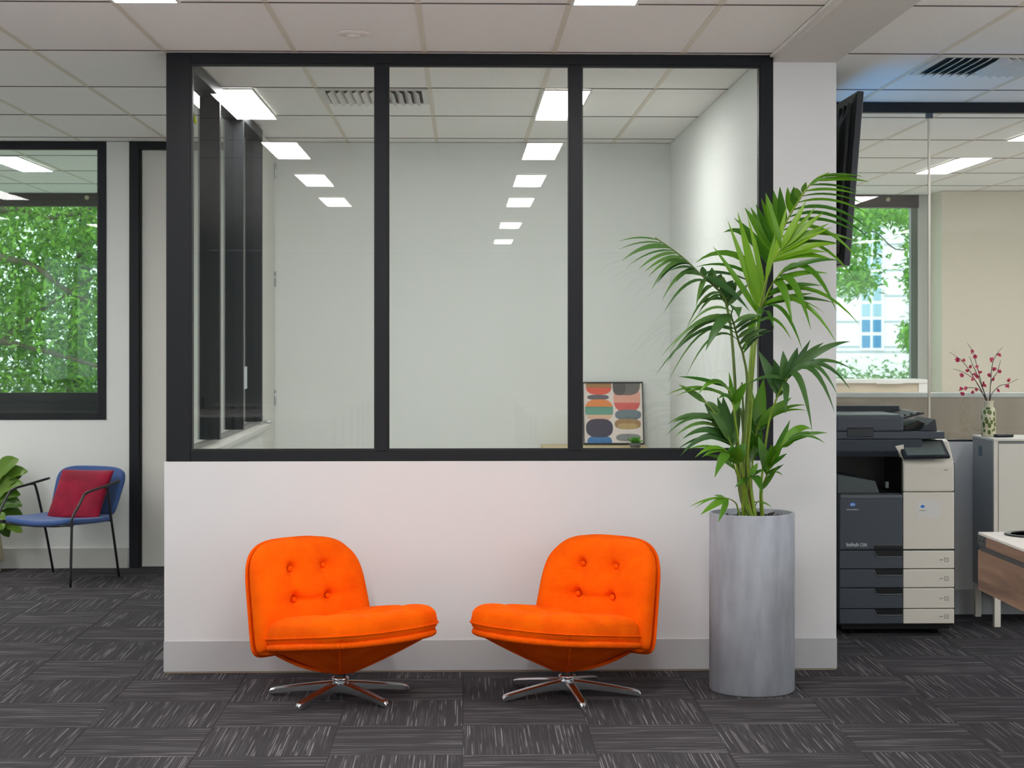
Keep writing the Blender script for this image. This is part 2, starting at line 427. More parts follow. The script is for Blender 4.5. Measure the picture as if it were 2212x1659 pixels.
# left glazed partition of the meeting room, running back from the corner post
e = empty_struct('window_3', (-1.318, 1.5, SILL), 'glazed side of the meeting room with dark mullions')
box('head_rail', RX0, -1.262, 0.116, 2.98, ZT-0.07, ZT-0.012, M_FRAME, e, True, 0.002, 1)
box('sill_rail', RX0-0.005, -1.215, 0.122, 2.98, SILL+0.001, SILL+0.028, mat('sill_pale', (205, 203, 198), rough=0.4), e, True, 0.002, 1)
box('bottom_rail', RX0+0.03, -1.295, 0.122, 2.98, SILL+0.028, SILL+0.045, mat('rail_grey', (120, 118, 116), rough=0.4), e, True, 0.002, 1)
zz0, zz1 = SILL+0.045, ZT-0.07
ys = [0.116, 0.99, 1.98, 2.93]
for k, yy in enumerate(ys[1:]):
    box('mullion', RX0, -1.262, yy, yy+0.05, zz0, zz1, M_FRAME, e, True, 0.002, 1)
for k in range(3):
    a = ys[k]+(0.05 if k else 0.0)
    box('pane', -1.322, -1.314, a+0.001, ys[k+1]-0.001, zz0+0.001, zz1-0.001, M_GLASSS, e, True)
# meeting room door, in its side wall next to the back wall
M_DOOR = mat('door_white', (216, 214, 208), rough=0.45)
d = empty_struct('door_2', (-1.29, 3.4, 0), 'white meeting room door with lever handle at the back corner')
box('door_leaf', -1.315, -1.275, 3.0, 3.79, 0.008, ZT-0.03, M_DOOR, d, True, 0.002, 1)
for z in (0.25, 1.15, 1.95, 2.68):
    tube('hinge', [(-1.268, 3.785, z-0.05), (-1.268, 3.785, z+0.05)], 0.008, M_CHROME, d, True)
hd = box('handle_plate', -1.275, -1.267, 3.05, 3.085, 0.98, 1.06, M_CHROME, d, True, 0.002, 1)
tube('lever', [(-1.267, 3.067, 1.02), (-1.225, 3.067, 1.02), (-1.222, 3.075, 1.02), (-1.222, 3.19, 1.02)], 0.009, M_CHROME, hd, True)
# corridor door in the back wall
d = empty_struct('door_1', (-1.8, YBW, 0), 'tall white door in a dark frame beside the blue chair')
box('door_frame', -2.25, -2.185, YBW-0.012, YBW+0.1, 0.001, ZT, M_FRAME, d, True, 0.002, 1)
box('door_frame', -1.36, -1.33, YBW-0.012, YBW+0.1, 0.001, ZT, M_FRAME, d, True, 0.002, 1)
box('door_head', -2.185, -1.36, YBW-0.012, YBW+0.1, ZT-0.05, ZT, M_FRAME, d, True, 0.002, 1)
box('door_stop', -2.185, -2.172, YBW+0.01, YBW+0.06, 0.001, ZT-0.05, M_FRAME2, d, True)
box('door_leaf', -2.17, -1.362, YBW+0.02, YBW+0.06, 0.006, ZT-0.055, M_DOOR, d, True, 0.002, 1)
p = W(424, 703, YBW+0.02)
text('door_number', '12', 0.19, (p.x, YBW+0.0195, p.z), mat('number_grey', (176, 176, 172), rough=0.4), d, xs=0.62)

# glazed partition beside the copier
e = empty_struct('window_4', (4.3, YP, 1.0), 'frameless glass partition behind the copier')
box('head_rail', RX1, XR, YP, YP+0.06, ZT-0.055, ZT, M_FRAME, e, True, 0.002, 1)
xj = W(2007, 500, YP+0.03).x
box('pane', RX1+0.002, xj-0.006, YP+0.026, YP+0.034, 0.982, ZT-0.056, M_GLASS, e, True)
box('pane', xj+0.006, XR, YP+0.026, YP+0.034, 0.982, ZT-0.056, M_GLASS, e, True)
box('joint_strip', xj-0.006, xj+0.006, YP+0.022, YP+0.038, 0.982, ZT-0.056, mat('brushed_steel', (205, 198, 184), rough=0.3, metal=0.8), e, True)
box('clip', xj-0.018, xj+0.018, YP+0.015, YP+0.045, ZT-0.085, ZT-0.056, mat('clip_grey', (70, 78, 84), rough=0.4), e, True)
box('bottom_rail', RX1, XR, YP+0.005, YP+0.055, 0.972, 0.982, M_FRAME, e, True)
struct(box('wall_partition', RX1, XR, YP, YP+0.06, 0.001, 0.971, mat('partition_grey', (226, 226, 226), rough=0.5)))
struct(box('baseboard_partition', RX1, XR, YP-0.012, YP, 0.001, 0.14, mat('skirting_part', (180, 182, 184), rough=0.5)))

# facade with two exterior windows
M_BROWN = mat('window_brown', (62, 54, 50), rough=0.5)
FX = [(-6.1, -2.6), (2.0, 4.24)]
struct(boxes('wall_facade', [(XL, XR, YF, YF+0.2, 0.001, 0.95), (XL, FX[0][0], YF, YF+0.2, 0.95, ZT), (FX[0][1], FX[1][0], YF, YF+0.2, 0.95, ZT), (FX[1][1], XR, YF, YF+0.2, 0.95, ZT)], M_WALL2))
for n, (a, b_) in zip((5, 6), FX):
    e = empty_struct('window_%d' % n, ((a+b_)/2, YF, 0.95), 'exterior window of the left office looking out on a leafy tree' if n == 5 else 'exterior window behind the copier looking out on a white building')
    box('head_box', a, b_, YF-0.03, YF+0.1, ZT-0.115, ZT, M_BROWN, e, True)
    for q in range(int((b_-a)/0.7)):
        lathe('blind_bracket', [(0, 0), (0.02, 0.0), (0.02, 0.02), (0, 0.02)], mat('bracket_cream', (200, 190, 160)), e, 10, (0, 0, 0)).location = (a+0.55+q*0.7-(a+b_)/2, -0.03, ZT-0.04-0.95)
    for o in e.children:
        if o.name.startswith('blind_bracket'): o.rotation_euler = (PI/2, 0, 0)
    box('frame_post', a, a+0.06, YF+0.02, YF+0.1, 0.95, ZT-0.115, M_BROWN, e, True)
    box('frame_post', b_-0.06, b_, YF+0.02, YF+0.1, 0.95, ZT-0.115, M_BROWN if n == 5 else mat('jamb_greygreen', (120, 130, 122), rough=0.5), e, True)
    box('sill_rail', a+0.06, b_-0.06, YF-0.03, YF-0.001, 0.80, 0.952, M_FRAME if n == 5 else M_WALL2, e, True)
    box('sill_rail', a+0.06, b_-0.06, YF+0.0, YF+0.1, 0.951, 1.045 if n == 5 else 0.99, M_FRAME if n == 5 else M_WHITE, e, True)
    box('pane', a+0.06, b_-0.06, YF+0.06, YF+0.068, 1.046 if n == 5 else 0.991, ZT-0.116, M_GLASSG, e, True)
# boxed-out column beside the right exterior window, and the dividing wall left office / corridor
struct(box('wall_column', 4.33, XR, 7.7, YF, 0.001, ZT, mat('wall_cream', (222, 214, 198), rough=0.6)))
struct(box('wall_office', -1.5, -1.4, YBW+0.1, YF, 0.001, ZT, M_WALL2))

# ------------------------------------------------------------------ ceiling lights
M_LFR = mat('lamp_frame', (225, 222, 218), rough=0.4)
def lamp(x0, y0, label, group=None, w=0.265, l=1.17):
    t = thing('ceiling_light', label, 'light', (x0+w/2, y0+l/2, HC-0.010), 0, group)
    a, b = w/2, l/2
    boxes('frame', [(-a, a, -b, -b+0.012, -0.001, 0.008), (-a, a, b-0.012, b, -0.001, 0.008), (-a, -a+0.012, -b+0.012, b-0.012, -0.001, 0.008), (a-0.012, a, -b+0.012, b-0.012, -0.001, 0.008)], M_LFR, t)
    box('diffuser', -a+0.012, a-0.012, -b+0.012, b-0.012, 0.0, 0.007, M_LAMP, t)
    return t
LX1, LX2 = -1.372, 0.425
lamp(LX1, -2.44, 'ceiling light panel cut by the top edge of the picture, left of the smoke detector')
lamp(LX2, -2.44, 'ceiling light panel cut by the top edge of the picture, right of the smoke detector')
lamp(LX1, 1.165, 'light panel in the meeting room ceiling against its glazed left side')
lamp(LX2, 1.165, 'light panel in the meeting room ceiling behind the right mullion')
lamp(3.63, 4.765, 'light panel in the room behind the copier, right of the television')
lamp(3.63, 2.365, 'light panel behind the glass partition at the right edge of the picture')
gx = 'ceiling light panel added out of view as fill light'
for (x, y) in ((-4.37, 1.165), (-4.37, -0.035), (5.43, -2.44), (5.43, 2.365), (5.43, 4.765), (-5.3, 4.765), (5.43, -0.035), (-5.57, 2.365), (-4.37, 2.365)): lamp(x, y, gx, 'fill light panels added out of view')  # fill panels added out of view to brighten the far walls and ceilings
lamp(-3.50, 4.765, 'light panel in the office seen through the window above the blue chair')
gl = 'ceiling light panel seen only as a reflection in the glass'
for y in (-4.84, -7.24, -9.64): lamp(LX1, y, gl, 'light panels mirrored in the glass')
for y in (-4.84, -7.24, -9.64, -13.24, -16.84): lamp(LX2, y, gl, 'light panels mirrored in the glass')
for y in (-2.44, -6.04, -9.64, -13.24): lamp(3.63, y, gl, 'light panels mirrored in the glass')
for y in (-1.24, -6.04, -10.84): lamp(-4.4, y, gl, 'light panels mirrored in the glass')

# ------------------------------------------------------------------ orange swivel chairs
def sq(u, v, k):
    """square -> rounded square"""
    if k <= 0: return u*math.sqrt(1-k*v*v/2), v*math.sqrt(1-k*u*u/2)
    m = max(abs(u), abs(v))
    if m < 1e-9: return u, v
    p = 2.2/max(k, 0.05)**0.85
    f = ((abs(u)/m)**p+(abs(v)/m)**p)**(-1/p)
    return u*f, v*f
def cushion(name, pos, hu, hv, T, Tb, k, dimples, m, parent, n=33, creases=(), box=4.0, ex=0.45):
    """pillow: pos(a, b, t) maps cushion plane coordinates and height to local space"""
    vs, fs = [], []
    def prof(q, p, r): return max(0.0, 1-abs(q)**p)**r
    kk = k if isinstance(k, tuple) else (k, k)
    for side in (1, -1):
        for j in range(n):
            for i in range(n):
                u, v = -1+2*i/(n-1), -1+2*j/(n-1)
                # denser near the border
                u = math.sin(u*PI/2)*0.5+u*0.5; v = math.sin(v*PI/2)*0.5+v*0.5
                a, b = sq(u, v, kk[1] if v > 0 else kk[0])
                h = prof(u, box, ex)*prof(v, box, ex)
                t = (T if side > 0 else -Tb)*h
                if side > 0:
                    for (da, db, dep, s) in dimples:
                        r2 = ((a*hu-da)**2+(b*hv-db)**2)/(s*s); t -= dep*math.exp(-r2)*h
                    for (a0, b0, a1, b1, dep, s) in creases:
                        px, py = a*hu-a0, b*hv-b0; dx, dy = a1-a0, b1-b0
                        q = max(0, min(1, (px*dx+py*dy)/(dx*dx+dy*dy)))
                        r2 = ((px-q*dx)**2+(py-q*dy)**2)/(s*s); t -= dep*math.exp(-r2)*h
                vs.append(pos(a*hu, b*hv, t))
    N = n*n
    for j in range(n-1):
        for i in range(n-1):
            q = j*n+i; fs.append((q, q+1, q+n+1, q+n)); fs.append((N+q, N+q+n, N+q+n+1, N+q+1))
    me = bpy.data.meshes.new(name); me.from_pydata([tuple(p) for p in vs], [], fs)
    bm = bmesh.new(); bm.from_mesh(me); bmesh.ops.remove_doubles(bm, verts=bm.verts[:], dist=0.0004)
    bmesh.ops.recalc_face_normals(bm, faces=bm.faces[:]); bm.to_mesh(me); bm.free()
    return link(name, me, m, parent, False, True)
def outline(hu, hv, k, n=64, taper=0.0):
    out = []
    for i in range(n):
        q = 8*i/n; s = int(q//2); f = (q % 2)-1
        u, v = [(f, -1), (1, f), (-f, 1), (-1, -f)][s]
        a, b = sq(u, v, k); out.append((a*hu*(1-taper*(b+1)/2), b*hv))
    return out

def swivel_chair(label, x, y, rz, leg0):
    t = thing('swivel_chair', label, 'chair', (x, y, 0), rz, 'orange swivel chairs under the long window')
    # base -----------------------------------------------------------
    hub = lathe('hub', [(0, 0.010), (0.024, 0.010), (0.031, 0.018), (0.031, 0.074), (0.037, 0.078), (0.037, 0.088), (0.0, 0.088)], M_CHROME, t, 28)
    lathe('gas_lift', [(0, 0.086), (0.024, 0.086), (0.024, 0.15), (0, 0.15)], M_BLACK, t, 24)
    for k in range(5):
        a = math.radians(leg0+72*k)-rz
        c, s = math.cos(a), math.sin(a)
        bm = bmesh.new(); secs = []
        for r, zt, hh, hw in ((0.022, 0.072, 0.046, 0.020), (0.10, 0.063, 0.034, 0.019), (0.20, 0.049, 0.027, 0.0175), (0.292, 0.034, 0.025, 0.0155), (0.312, 0.028, 0.024, 0.012), (0.320, 0.018, 0.016, 0.007)):
            ring = []
            for (w_, z_) in ((-1, -hh), (1, -hh), (1, -0.006), (0.65, 0), (-0.65, 0), (-1, -0.006)):
                ring.append(bm.verts.new((c*r-s*w_*hw, s*r+c*w_*hw, max(0.0005, zt+z_))))
            secs.append(ring)
        for A, B in zip(secs, secs[1:]):
            for i in range(6): bm.faces.new((A[i], A[(i+1) % 6], B[(i+1) % 6], B[i]))
        bm.faces.new(secs[0]); bm.faces.new(secs[-1])
        lg = bobj('leg', bm, M_CHROME, t)
    # seat shell -------------------------------------------------------
    HU, YFR, YBK = 0.315, -0.375, 0.215            # half width, front edge, back edge (front is -y)
    def seat_z(yy): return 0.292-0.085*(yy-YFR)/(YBK-YFR)
    oc, hv = (YFR+YBK)/2, (YBK-YFR)/2
    rim = [Vector((a, oc-b, 0)) for a, b in outline(HU, hv, 0.62, 96)]
    for p in rim: p.z = seat_z(p.y)+0.012*(abs(p.x)/HU)**2
    rows, fs = [], []
    NS = 9
    for q in range(NS):
        s = q/(NS-1)
        for i, p in enumerate(rim):
            ang = math.atan2(p.y, p.x); hp = Vector((0.048*math.cos(ang), 0.048*math.sin(ang), 0.108))
            v = p.lerp(hp, s); bul = math.sin(PI*s)
            v.z -= 0.007*bul
            rows.append(v)
    n = len(rim)
    for q in range(NS-1):
        for i in range(n):
            j = (i+1) % n; fs.append((q*n+i, q*n+j, (q+1)*n+j, (q+1)*n+i))
    fs.append(tuple(range(n))); fs.append(tuple(range((NS-1)*n, NS*n)))
    sh = pobj('seat_shell', rows, fs, M_ORANGE_S, t)
    tube('rim_edge', rim, 0.015, M_ORANGE_S, sh, False, 8, True)
    # seams at the two front corners of the shell
    for sx in (-1, 1):
        ci = max(range(n), key=lambda i: sx*rim[i].x-rim[i].y)
        pts = [rows[q*n+ci]+Vector((sx*0.001, -0.001, -0.0015)) for q in range(1, NS)]
        tube('seam', pts, 0.004, M_ORANGE_S, sh)
    # back shell --------------------------------------------------------
    LEAN = 0.27
    def back_pos(a, b, tt):
        # b from -.5*H .. .5*H up the back, a across, tt towards the sitter (front = -y)
        z = 0.42+b
        yy = 0.235+LEAN*(b+0.24)*0.8+0.20*max(0.0, b-0.02)**2*2 - 0.34*(a*a)       # wraps forward at the sides
        return Vector((a, yy-tt, z-tt*LEAN*0.6))
    HB = 0.245
    def tap(a, b): return a*(1-0.10*max(0, (b+HB)/(2*HB)))
    vs, fs = [], []; n2 = 25
    for side in (0, 1):
        for j in range(n2):
            for i in range(n2):
                u, v = -1+2*i/(n2-1), -1+2*j/(n2-1)
                a, b = sq(u, v, 0.58 if v > 0 else 0.14)
                h = max(0, 1-abs(u)**6)**0.5*max(0, 1-abs(v)**6)**0.5
                vs.append(back_pos(tap(a*0.310, b*HB), b*HB*0.975-0.004, (-0.004 if side == 0 else -0.008-0.03*h)))
    N = n2*n2
    for j in range(n2-1):
        for i in range(n2-1):
            q = j*n2+i; fs.append((q, q+1, q+n2+1, q+n2)); fs.append((N+q, N+q+n2, N+q+n2+1, N+q+1))
    me_b = (vs, fs)
    bs = pobj('back_shell', vs, fs, M_ORANGE_S, t)
    m = bs.modifiers.new('w', 'WELD'); m.merge_threshold = 0.0006
    rimb = [back_pos(tap(a, b), b*0.975-0.004, -0.010) for a, b in [(sq(u, v, 0.58 if v > 0 else 0.14)[0]*0.310, sq(u, v, 0.58 if v > 0 else 0.14)[1]*HB) for u, v in
            [(-1+2*k/30, -1) for k in range(30)]+[(1, -1+2*k/30) for k in range(30)]+[(1-2*k/30, 1) for k in range(30)]+[(-1, 1-2*k/30) for k in range(30)]]]
    tube('rim_edge', rimb, 0.008, M_ORANGE_S, bs, False, 8, True)
    # lower part of the back shell, folding under the seat to the hub
    low = []
    top = [back_pos(tap(0.20*(-1+2*k/20), -HB), -HB+0.02, -0.016) for k in range(21)]
    for q in range(7):
        s = q/6
        for k, p in enumerate(top):
            hp = Vector((0.045*(-1+2*k/20), 0.04, 0.115))
            v = p.lerp(hp, s); v.z -= 0.016*math.sin(PI*s); low.append(v)
    fs = [(q*21+k, q*21+k+1, (q+1)*21+k+1, (q+1)*21+k) for q in range(6) for k in range(20)]
    o = pobj('under_flap', low, fs, M_ORANGE_S, t)
    md = o.modifiers.new('t', 'SOLIDIFY'); md.thickness = 0.012
    # seat cushion ---------------------------------------------------------
    def seat_pos(a, b, tt):
        yy = oc-0.004-b
        return Vector((a, yy, seat_z(yy)+0.050+tt-0.02*(1-(a/HU)**2)*0.5))
    dm = [(-0.1, 0.06, 0.045, 0.06), (0.1, 0.06, 0.045, 0.06), (-0.1, -0.11, 0.03, 0.05), (0.1, -0.11, 0.03, 0.05)]
    cr = [(0.0, -0.28, 0.0, 0.20, 0.020, 0.06), (-0.1, 0.06, -0.12, 0.26, 0.012, 0.03), (0.1, 0.06, 0.12, 0.26, 0.012, 0.03), (-0.1, 0.06, 0.1, 0.06, 0.016, 0.03), (-0.1, 0.06, -0.30, 0.05, 0.012, 0.03), (0.1, 0.06, 0.30, 0.05, 0.012, 0.03), (-0.1, -0.11, 0.1, -0.11, 0.012, 0.03)]
    sc = cushion('seat_cushion', seat_pos, 0.318, 0.30, 0.092, 0.045, 0.50, dm, M_ORANGE, t, 49, cr, 8.0, 0.36)
    tube('seam', [seat_pos(a*1.004, b*1.004, 0.0) for a, b in outline(0.318, 0.30, 0.50, 96)], 0.0035, M_ORANGE_S, sc, False, 6, True)
    # back cushion -----------------------------------------------------------
    def bpos(a, b, tt): return back_pos(tap(a, b), b+0.012, tt+0.035)
    bx, bz = 0.098, 0.066
    dm = [(sx*bx, 0.055+sz*bz, 0.034, 0.030) for sx in (-1, 1) for sz in (-1, 1)]+[(sx*bx, 0.055+sz*bz, 0.018, 0.075) for sx in (-1, 1) for sz in (-1, 1)]
    cr = [(-bx, 0.055-bz, bx, 0.055-bz, 0.012, 0.014), (-bx, 0.055-bz, -bx, 0.055+bz, 0.009, 0.014), (bx, 0.055-bz, bx, 0.055+bz, 0.006, 0.014),
          (-bx, 0.055-bz, -0.25, 0.0, 0.005, 0.014), (bx, 0.055-bz, 0.25, 0.02, 0.005, 0.014), (-bx, 0.055+bz, -bx-0.03, 0.2, 0.005, 0.014)]
    bc = cushion('back_cushion', bpos, 0.322, 0.238, 0.085, 0.035, (0.12, 0.54), dm, M_ORANGE, t, 53, cr, 6.0)
    for sx in (-1, 1):
        for sz in (-1, 1):
            p = bpos(sx*bx, 0.055+sz*bz, 0.085-0.046)
            bm = bmesh.new(); bmesh.ops.create_uvsphere(bm, u_segments=14, v_segments=8, radius=0.0125)
            for v in bm.verts: v.co = Vector((v.co.x, v.co.y*0.6, v.co.z))+p
            bobj('button', bm, M_ORANGE, bc, False, True)
    return t
pc = W(735, 1500, -0.56); swivel_chair('orange corduroy swivel chair turned to the right, on the left of the pair', pc.x, -0.56, math.radians(42), 24)
pc = W(1225, 1500, -0.54); swivel_chair('orange corduroy swivel chair turned to the left, beside the grey planter', pc.x, -0.54, math.radians(-40), -9)

# ------------------------------------------------------------------ palm in the concrete planter
PY = -0.44
pb = W(1624, 1500, PY)
palm = thing('potted_palm', 'tall green palm in a grey concrete cylinder planter', 'plant', (pb.x, PY, 0))
M_CONC = mat('planter_concrete', (152, 156, 164), rough=0.75, noise=0.16, nscale=5.0, bump=0.25, bscale=40, stretch=(3.5, 3.5, 0.9))
R, H = 0.188, 0.785
lathe('planter_pot', [(0, 0.0), (R-0.006, 0.0), (R, 0.006), (R, H-0.004), (R-0.003, H), (R-0.012, H), (R-0.015, H-0.004), (R-0.016, H-0.06), (0, H-0.06)], M_CONC, palm, 72)
# bark chips on the soil
vs, fs = [], []
for k in range(520):
    r = (R-0.026)*math.sqrt(random.random()); a = random.uniform(0, 2*PI)
    c = Vector((r*math.cos(a), r*math.sin(a), H-0.03+random.uniform(-0.012, 0.014)))
    d1 = Vector((random.gauss(0, 1), random.gauss(0, 1), random.gauss(0, 0.5))).normalized()*random.uniform(0.006, 0.018)
    d2, d3 = frame_of(d1); d2 = d2*random.uniform(0.004, 0.009); d3 = d3*random.uniform(0.002, 0.006)
    b0 = len(vs)
    for q in ((1, 0, 0), (-1, 0, 0), (0, 1, 0), (0, -1, 0), (0, 0, 1), (0, 0, -1)): vs.append(c+d1*q[0]+d2*q[1]+d3*q[2])
    for f in ((0, 2, 4), (2, 1, 4), (1, 3, 4), (3, 0, 4), (2, 0, 5), (1, 2, 5), (3, 1, 5), (0, 3, 5)): fs.append(tuple(b0+i for i in f))
so = lathe('soil', [(0, H-0.035), (R-0.017, H-0.04), (R-0.017, H-0.058), (0, H-0.058)], mat('potting_soil', (30, 26, 24), rough=0.95), palm, 32)
o = pobj('bark_chips', vs, fs, mat('bark_chip', (46, 40, 36), rough=0.9, noise=0.4, nscale=30), so, smooth=False); o['kind'] = 'stuff'
M_PALM = leaf_mat('palm_leaf', (44, 96, 20), (98, 150, 30), 0.25, 0.36)
M_PALML = leaf_mat('palm_leaf_young', (84, 140, 20), (132, 176, 36), 0.3, 0.36)
M_PALMD = leaf_mat('palm_leaf_dark', (44, 84, 36), (84, 122, 56), 0.22, 0.4)
M_STEM = mat('palm_stem', (120, 148, 40), rough=0.4, noise=0.12, nscale=20)
M_STEMD = mat('palm_stem_dark', (84, 106, 40), rough=0.4, noise=0.12, nscale=20)
def CA(x, y): return 1320+x/3.95, 360+y/3.95
def CB(x, y): return 1400+x/3.95, 720+y/3.95
def leaflet_geo(p0, p1, p2, w, nhint, n=9, fold=0.25):
    vs, fs = [], []
    for i in range(n+1):
        t = i/n
        p = p0*(1-t)**2+p1*2*t*(1-t)+p2*t*t
        d = (p1-p0)*(1-t)+(p2-p1)*t
        sd = d.cross(nhint)
        sd = sd.normalized() if sd.length > 1e-6 else Vector((1, 0, 0))
        nn = sd.cross(d).normalized()
        ww = w*0.5*max(0.03, min(1.0, (0.35+t/0.22*0.65) if t < 0.22 else 1.0)*(1-max(0, (t-0.35)/0.65)**1.7))
        vs += [p-sd*ww+nn*ww*fold, p, p+sd*ww+nn*ww*fold]
    for i in range(n):
        b = i*3; fs += [(b, b+1, b+4, b+3), (b+1, b+2, b+5, b+4)]
    return vs, fs
def frond(conv, stem, lets, m, mst, r0=0.007, r1=0.003, base=None, dens=False):
    """stem: (x, y, depth offset); leaflets: (bx, by, tx, ty, depth, width, arch) in the same crop coordinates"""
    pts = [W(*(conv(x, y)), PY+dy) for x, y, dy in stem]
    if base: pts = base+pts
    sp = spline(pts, 8)
    fr = tube('frond', sp, lambda q: r0+(r1-r0)*q, mst, palm, True, 7)
    full = list(lets)
    if dens:
        for q, r in zip(lets, lets[1:]):
            if math.hypot(q[0]-r[0], q[1]-r[1]) < 130 and 40 < math.hypot(q[2]-r[2], q[3]-r[3]) < 420:
                full.append(tuple((i+j)/2 for i, j in zip(q, r)))
    for (bx, by, tx, ty, dy, w_, arch) in full:
        u, v = conv(bx, by)
        best = min(sp, key=lambda p: (p-W(u, v, p.y)).length)
        u, v = conv(tx, ty); tip = W(u, v, PY+dy)
        L = (tip-best).length; px = 1/489.0
        mid = best.lerp(tip, 0.5)+Vector((0, -0.02 if dy <= 0 else 0.02, arch/3.95*px*1.6))
        nh = Vector((random.uniform(-0.3, 0.3), -0.8, 0.55+random.uniform(-0.3, 0.3)))
        vs, fs = leaflet_geo(best.copy(), mid, tip, w_/3.95*px*1.12, nh)
        mm = m
        o = pobj('leaflet', vs, fs, mm, fr, True, True, fix=False)
def soilp(dx, dy): return [Vector((pb.x+dx, PY+dy, H-0.04))]
# A: tall frond arching to the right
frond(CA, [(1100, 2700, 0.0), (1190, 1800, 0.05), (1246, 1422, 0.06), (1300, 1100, 0.06), (1340, 900, 0.05), (1400, 690, 0.03), (1500, 460, 0.0), (1640, 230, -0.05), (1740, 110, -0.08), (1860, 50, -0.12)], [
    (1800, 75, 2150, 85, -0.2, 22, 15), (1770, 90, 2120, 110, -0.2, 26, 25), (1730, 120, 2205, 130, -0.18, 34, 25), (1690, 170, 2120, 215, -0.18, 28, 30),
    (1660, 205, 2110, 240, -0.2, 28, 35), (1630, 250, 2180, 330, -0.2, 30, 60), (1600, 300, 2212, 420, -0.2, 30, 90), (1560, 360, 2190, 520, -0.22, 32, 110),
    (1520, 430, 2230, 640, -0.22, 32, 150), (1490, 480, 2090, 560, -0.22, 36, 90), (1460, 540, 2150, 840, -0.25, 34, 190), (1430, 600, 2100, 640, -0.2, 40, 70),
    (1410, 680, 2080, 960, -0.25, 36, 200), (1400, 700, 1960, 660, -0.2, 46, 40),
    (1640, 235, 1665, 130, 0.05, 44, 0), (1600, 290, 1580, 180, 0.05, 60, 10), (1560, 350, 1560, 170, 0.08, 66, 0), (1470, 500, 1440, 170, 0.1, 72, 0), (1420, 590, 1320, 225, 0.12, 78, 0),
    (1400, 680, 1235, 320, 0.14, 72, 0), (1380, 740, 1140, 350, 0.12, 78, 20), (1345, 860, 960, 560, 0.1, 70, 150), (1330, 960, 720, 820, 0.05, 62, 190), (1310, 1010, 715, 860, 0.0, 40, 110),
    (1690, 160, 1850, 50, -0.1, 26, 0), (1530, 410, 1505, 175, 0.08, 66, 0), (1440, 550, 1385, 200, 0.1, 74, 0), (1410, 630, 1280, 270, 0.12, 72, 0), (1375, 710, 1190, 345, 0.13, 70, 0), (1350, 800, 1050, 440, 0.1, 60, 40)], M_PALM, M_STEM, 0.008, 0.0028, soilp(0.01, 0.02))
# B: young light frond in the centre
frond(CA, [(1130, 2700, -0.05), (1180, 1800, -0.06), (1215, 1422, -0.06), (1250, 1250, -0.06), (1310, 1010, -0.08), (1370, 830, -0.10), (1450, 700, -0.12)], [
    (1240, 1230, 995, 460, -0.12, 66, 0), (1260, 1150, 1080, 390, -0.12, 70, 0), (1350, 640, 1320, 230, -0.14, 56, 0), (1215, 1230, 870, 680, -0.16, 62, 10), (1450, 700, 1665, 290, -0.14, 60, 0),
    (1450, 690, 1812, 390, -0.16, 56, 10), (1430, 720, 1860, 485, -0.16, 50, 10), (1420, 740, 1885, 515, -0.18, 48, 10), (1400, 780, 1925, 660, -0.2, 64, 40), (1380, 820, 1900, 800, -0.2, 60, 60), (1300, 1050, 1165, 420, -0.1, 42, 0), (1400, 790, 1500, 330, -0.12, 42, 0), (1445, 700, 1745, 345, -0.15, 42, 0), (1280, 1100, 1230, 600, -0.1, 42, 0), (1330, 950, 1400, 560, -0.1, 42, 0), (1390, 800, 1840, 730, -0.2, 56, 40)],
    M_PALML, M_STEM, 0.008, 0.003, soilp(0.0, -0.02))
# B2: drooping leaflets low on the crown to the right
frond(CA, [(1150, 2700, 0.04), (1215, 1700, 0.02), (1255, 1330, 0.0), (1320, 1120, -0.06), (1390, 980, -0.12), (1470, 890, -0.18)], [
    (1460, 900, 1950, 800, -0.26, 46, 50), (1430, 930, 1925, 1235, -0.28, 60, 260), (1390, 980, 1850, 910, -0.26, 50, 40), (1400, 990, 1705, 1390, -0.3, 66, 230), (1370, 1010, 1548, 1350, -0.32, 70, 180),
    (1340, 1090, 1800, 1015, -0.25, 46, 40), (1320, 1130, 2120, 1350, -0.28, 40, 220), (1300, 1190, 1900, 1160, -0.2, 40, 60), (1300, 1200, 1925, 1505, -0.28, 44, 240), (1290, 1230, 1632, 1565, -0.3, 46, 220),
    (1270, 1250, 1390, 1390, -0.25, 50, 110), (1280, 1240, 1260, 1400, -0.28, 46, 120), (1290, 1220, 1820, 1250, -0.22, 20, 120), (1300, 1160, 1720, 1080, -0.1, 44, 10),
    (1280, 1290, 1130, 1600, -0.2, 44, 120), (1270, 1330, 1540, 1480, -0.24, 30, 120)], M_PALM, M_STEM, 0.007, 0.003, soilp(0.02, 0.0))
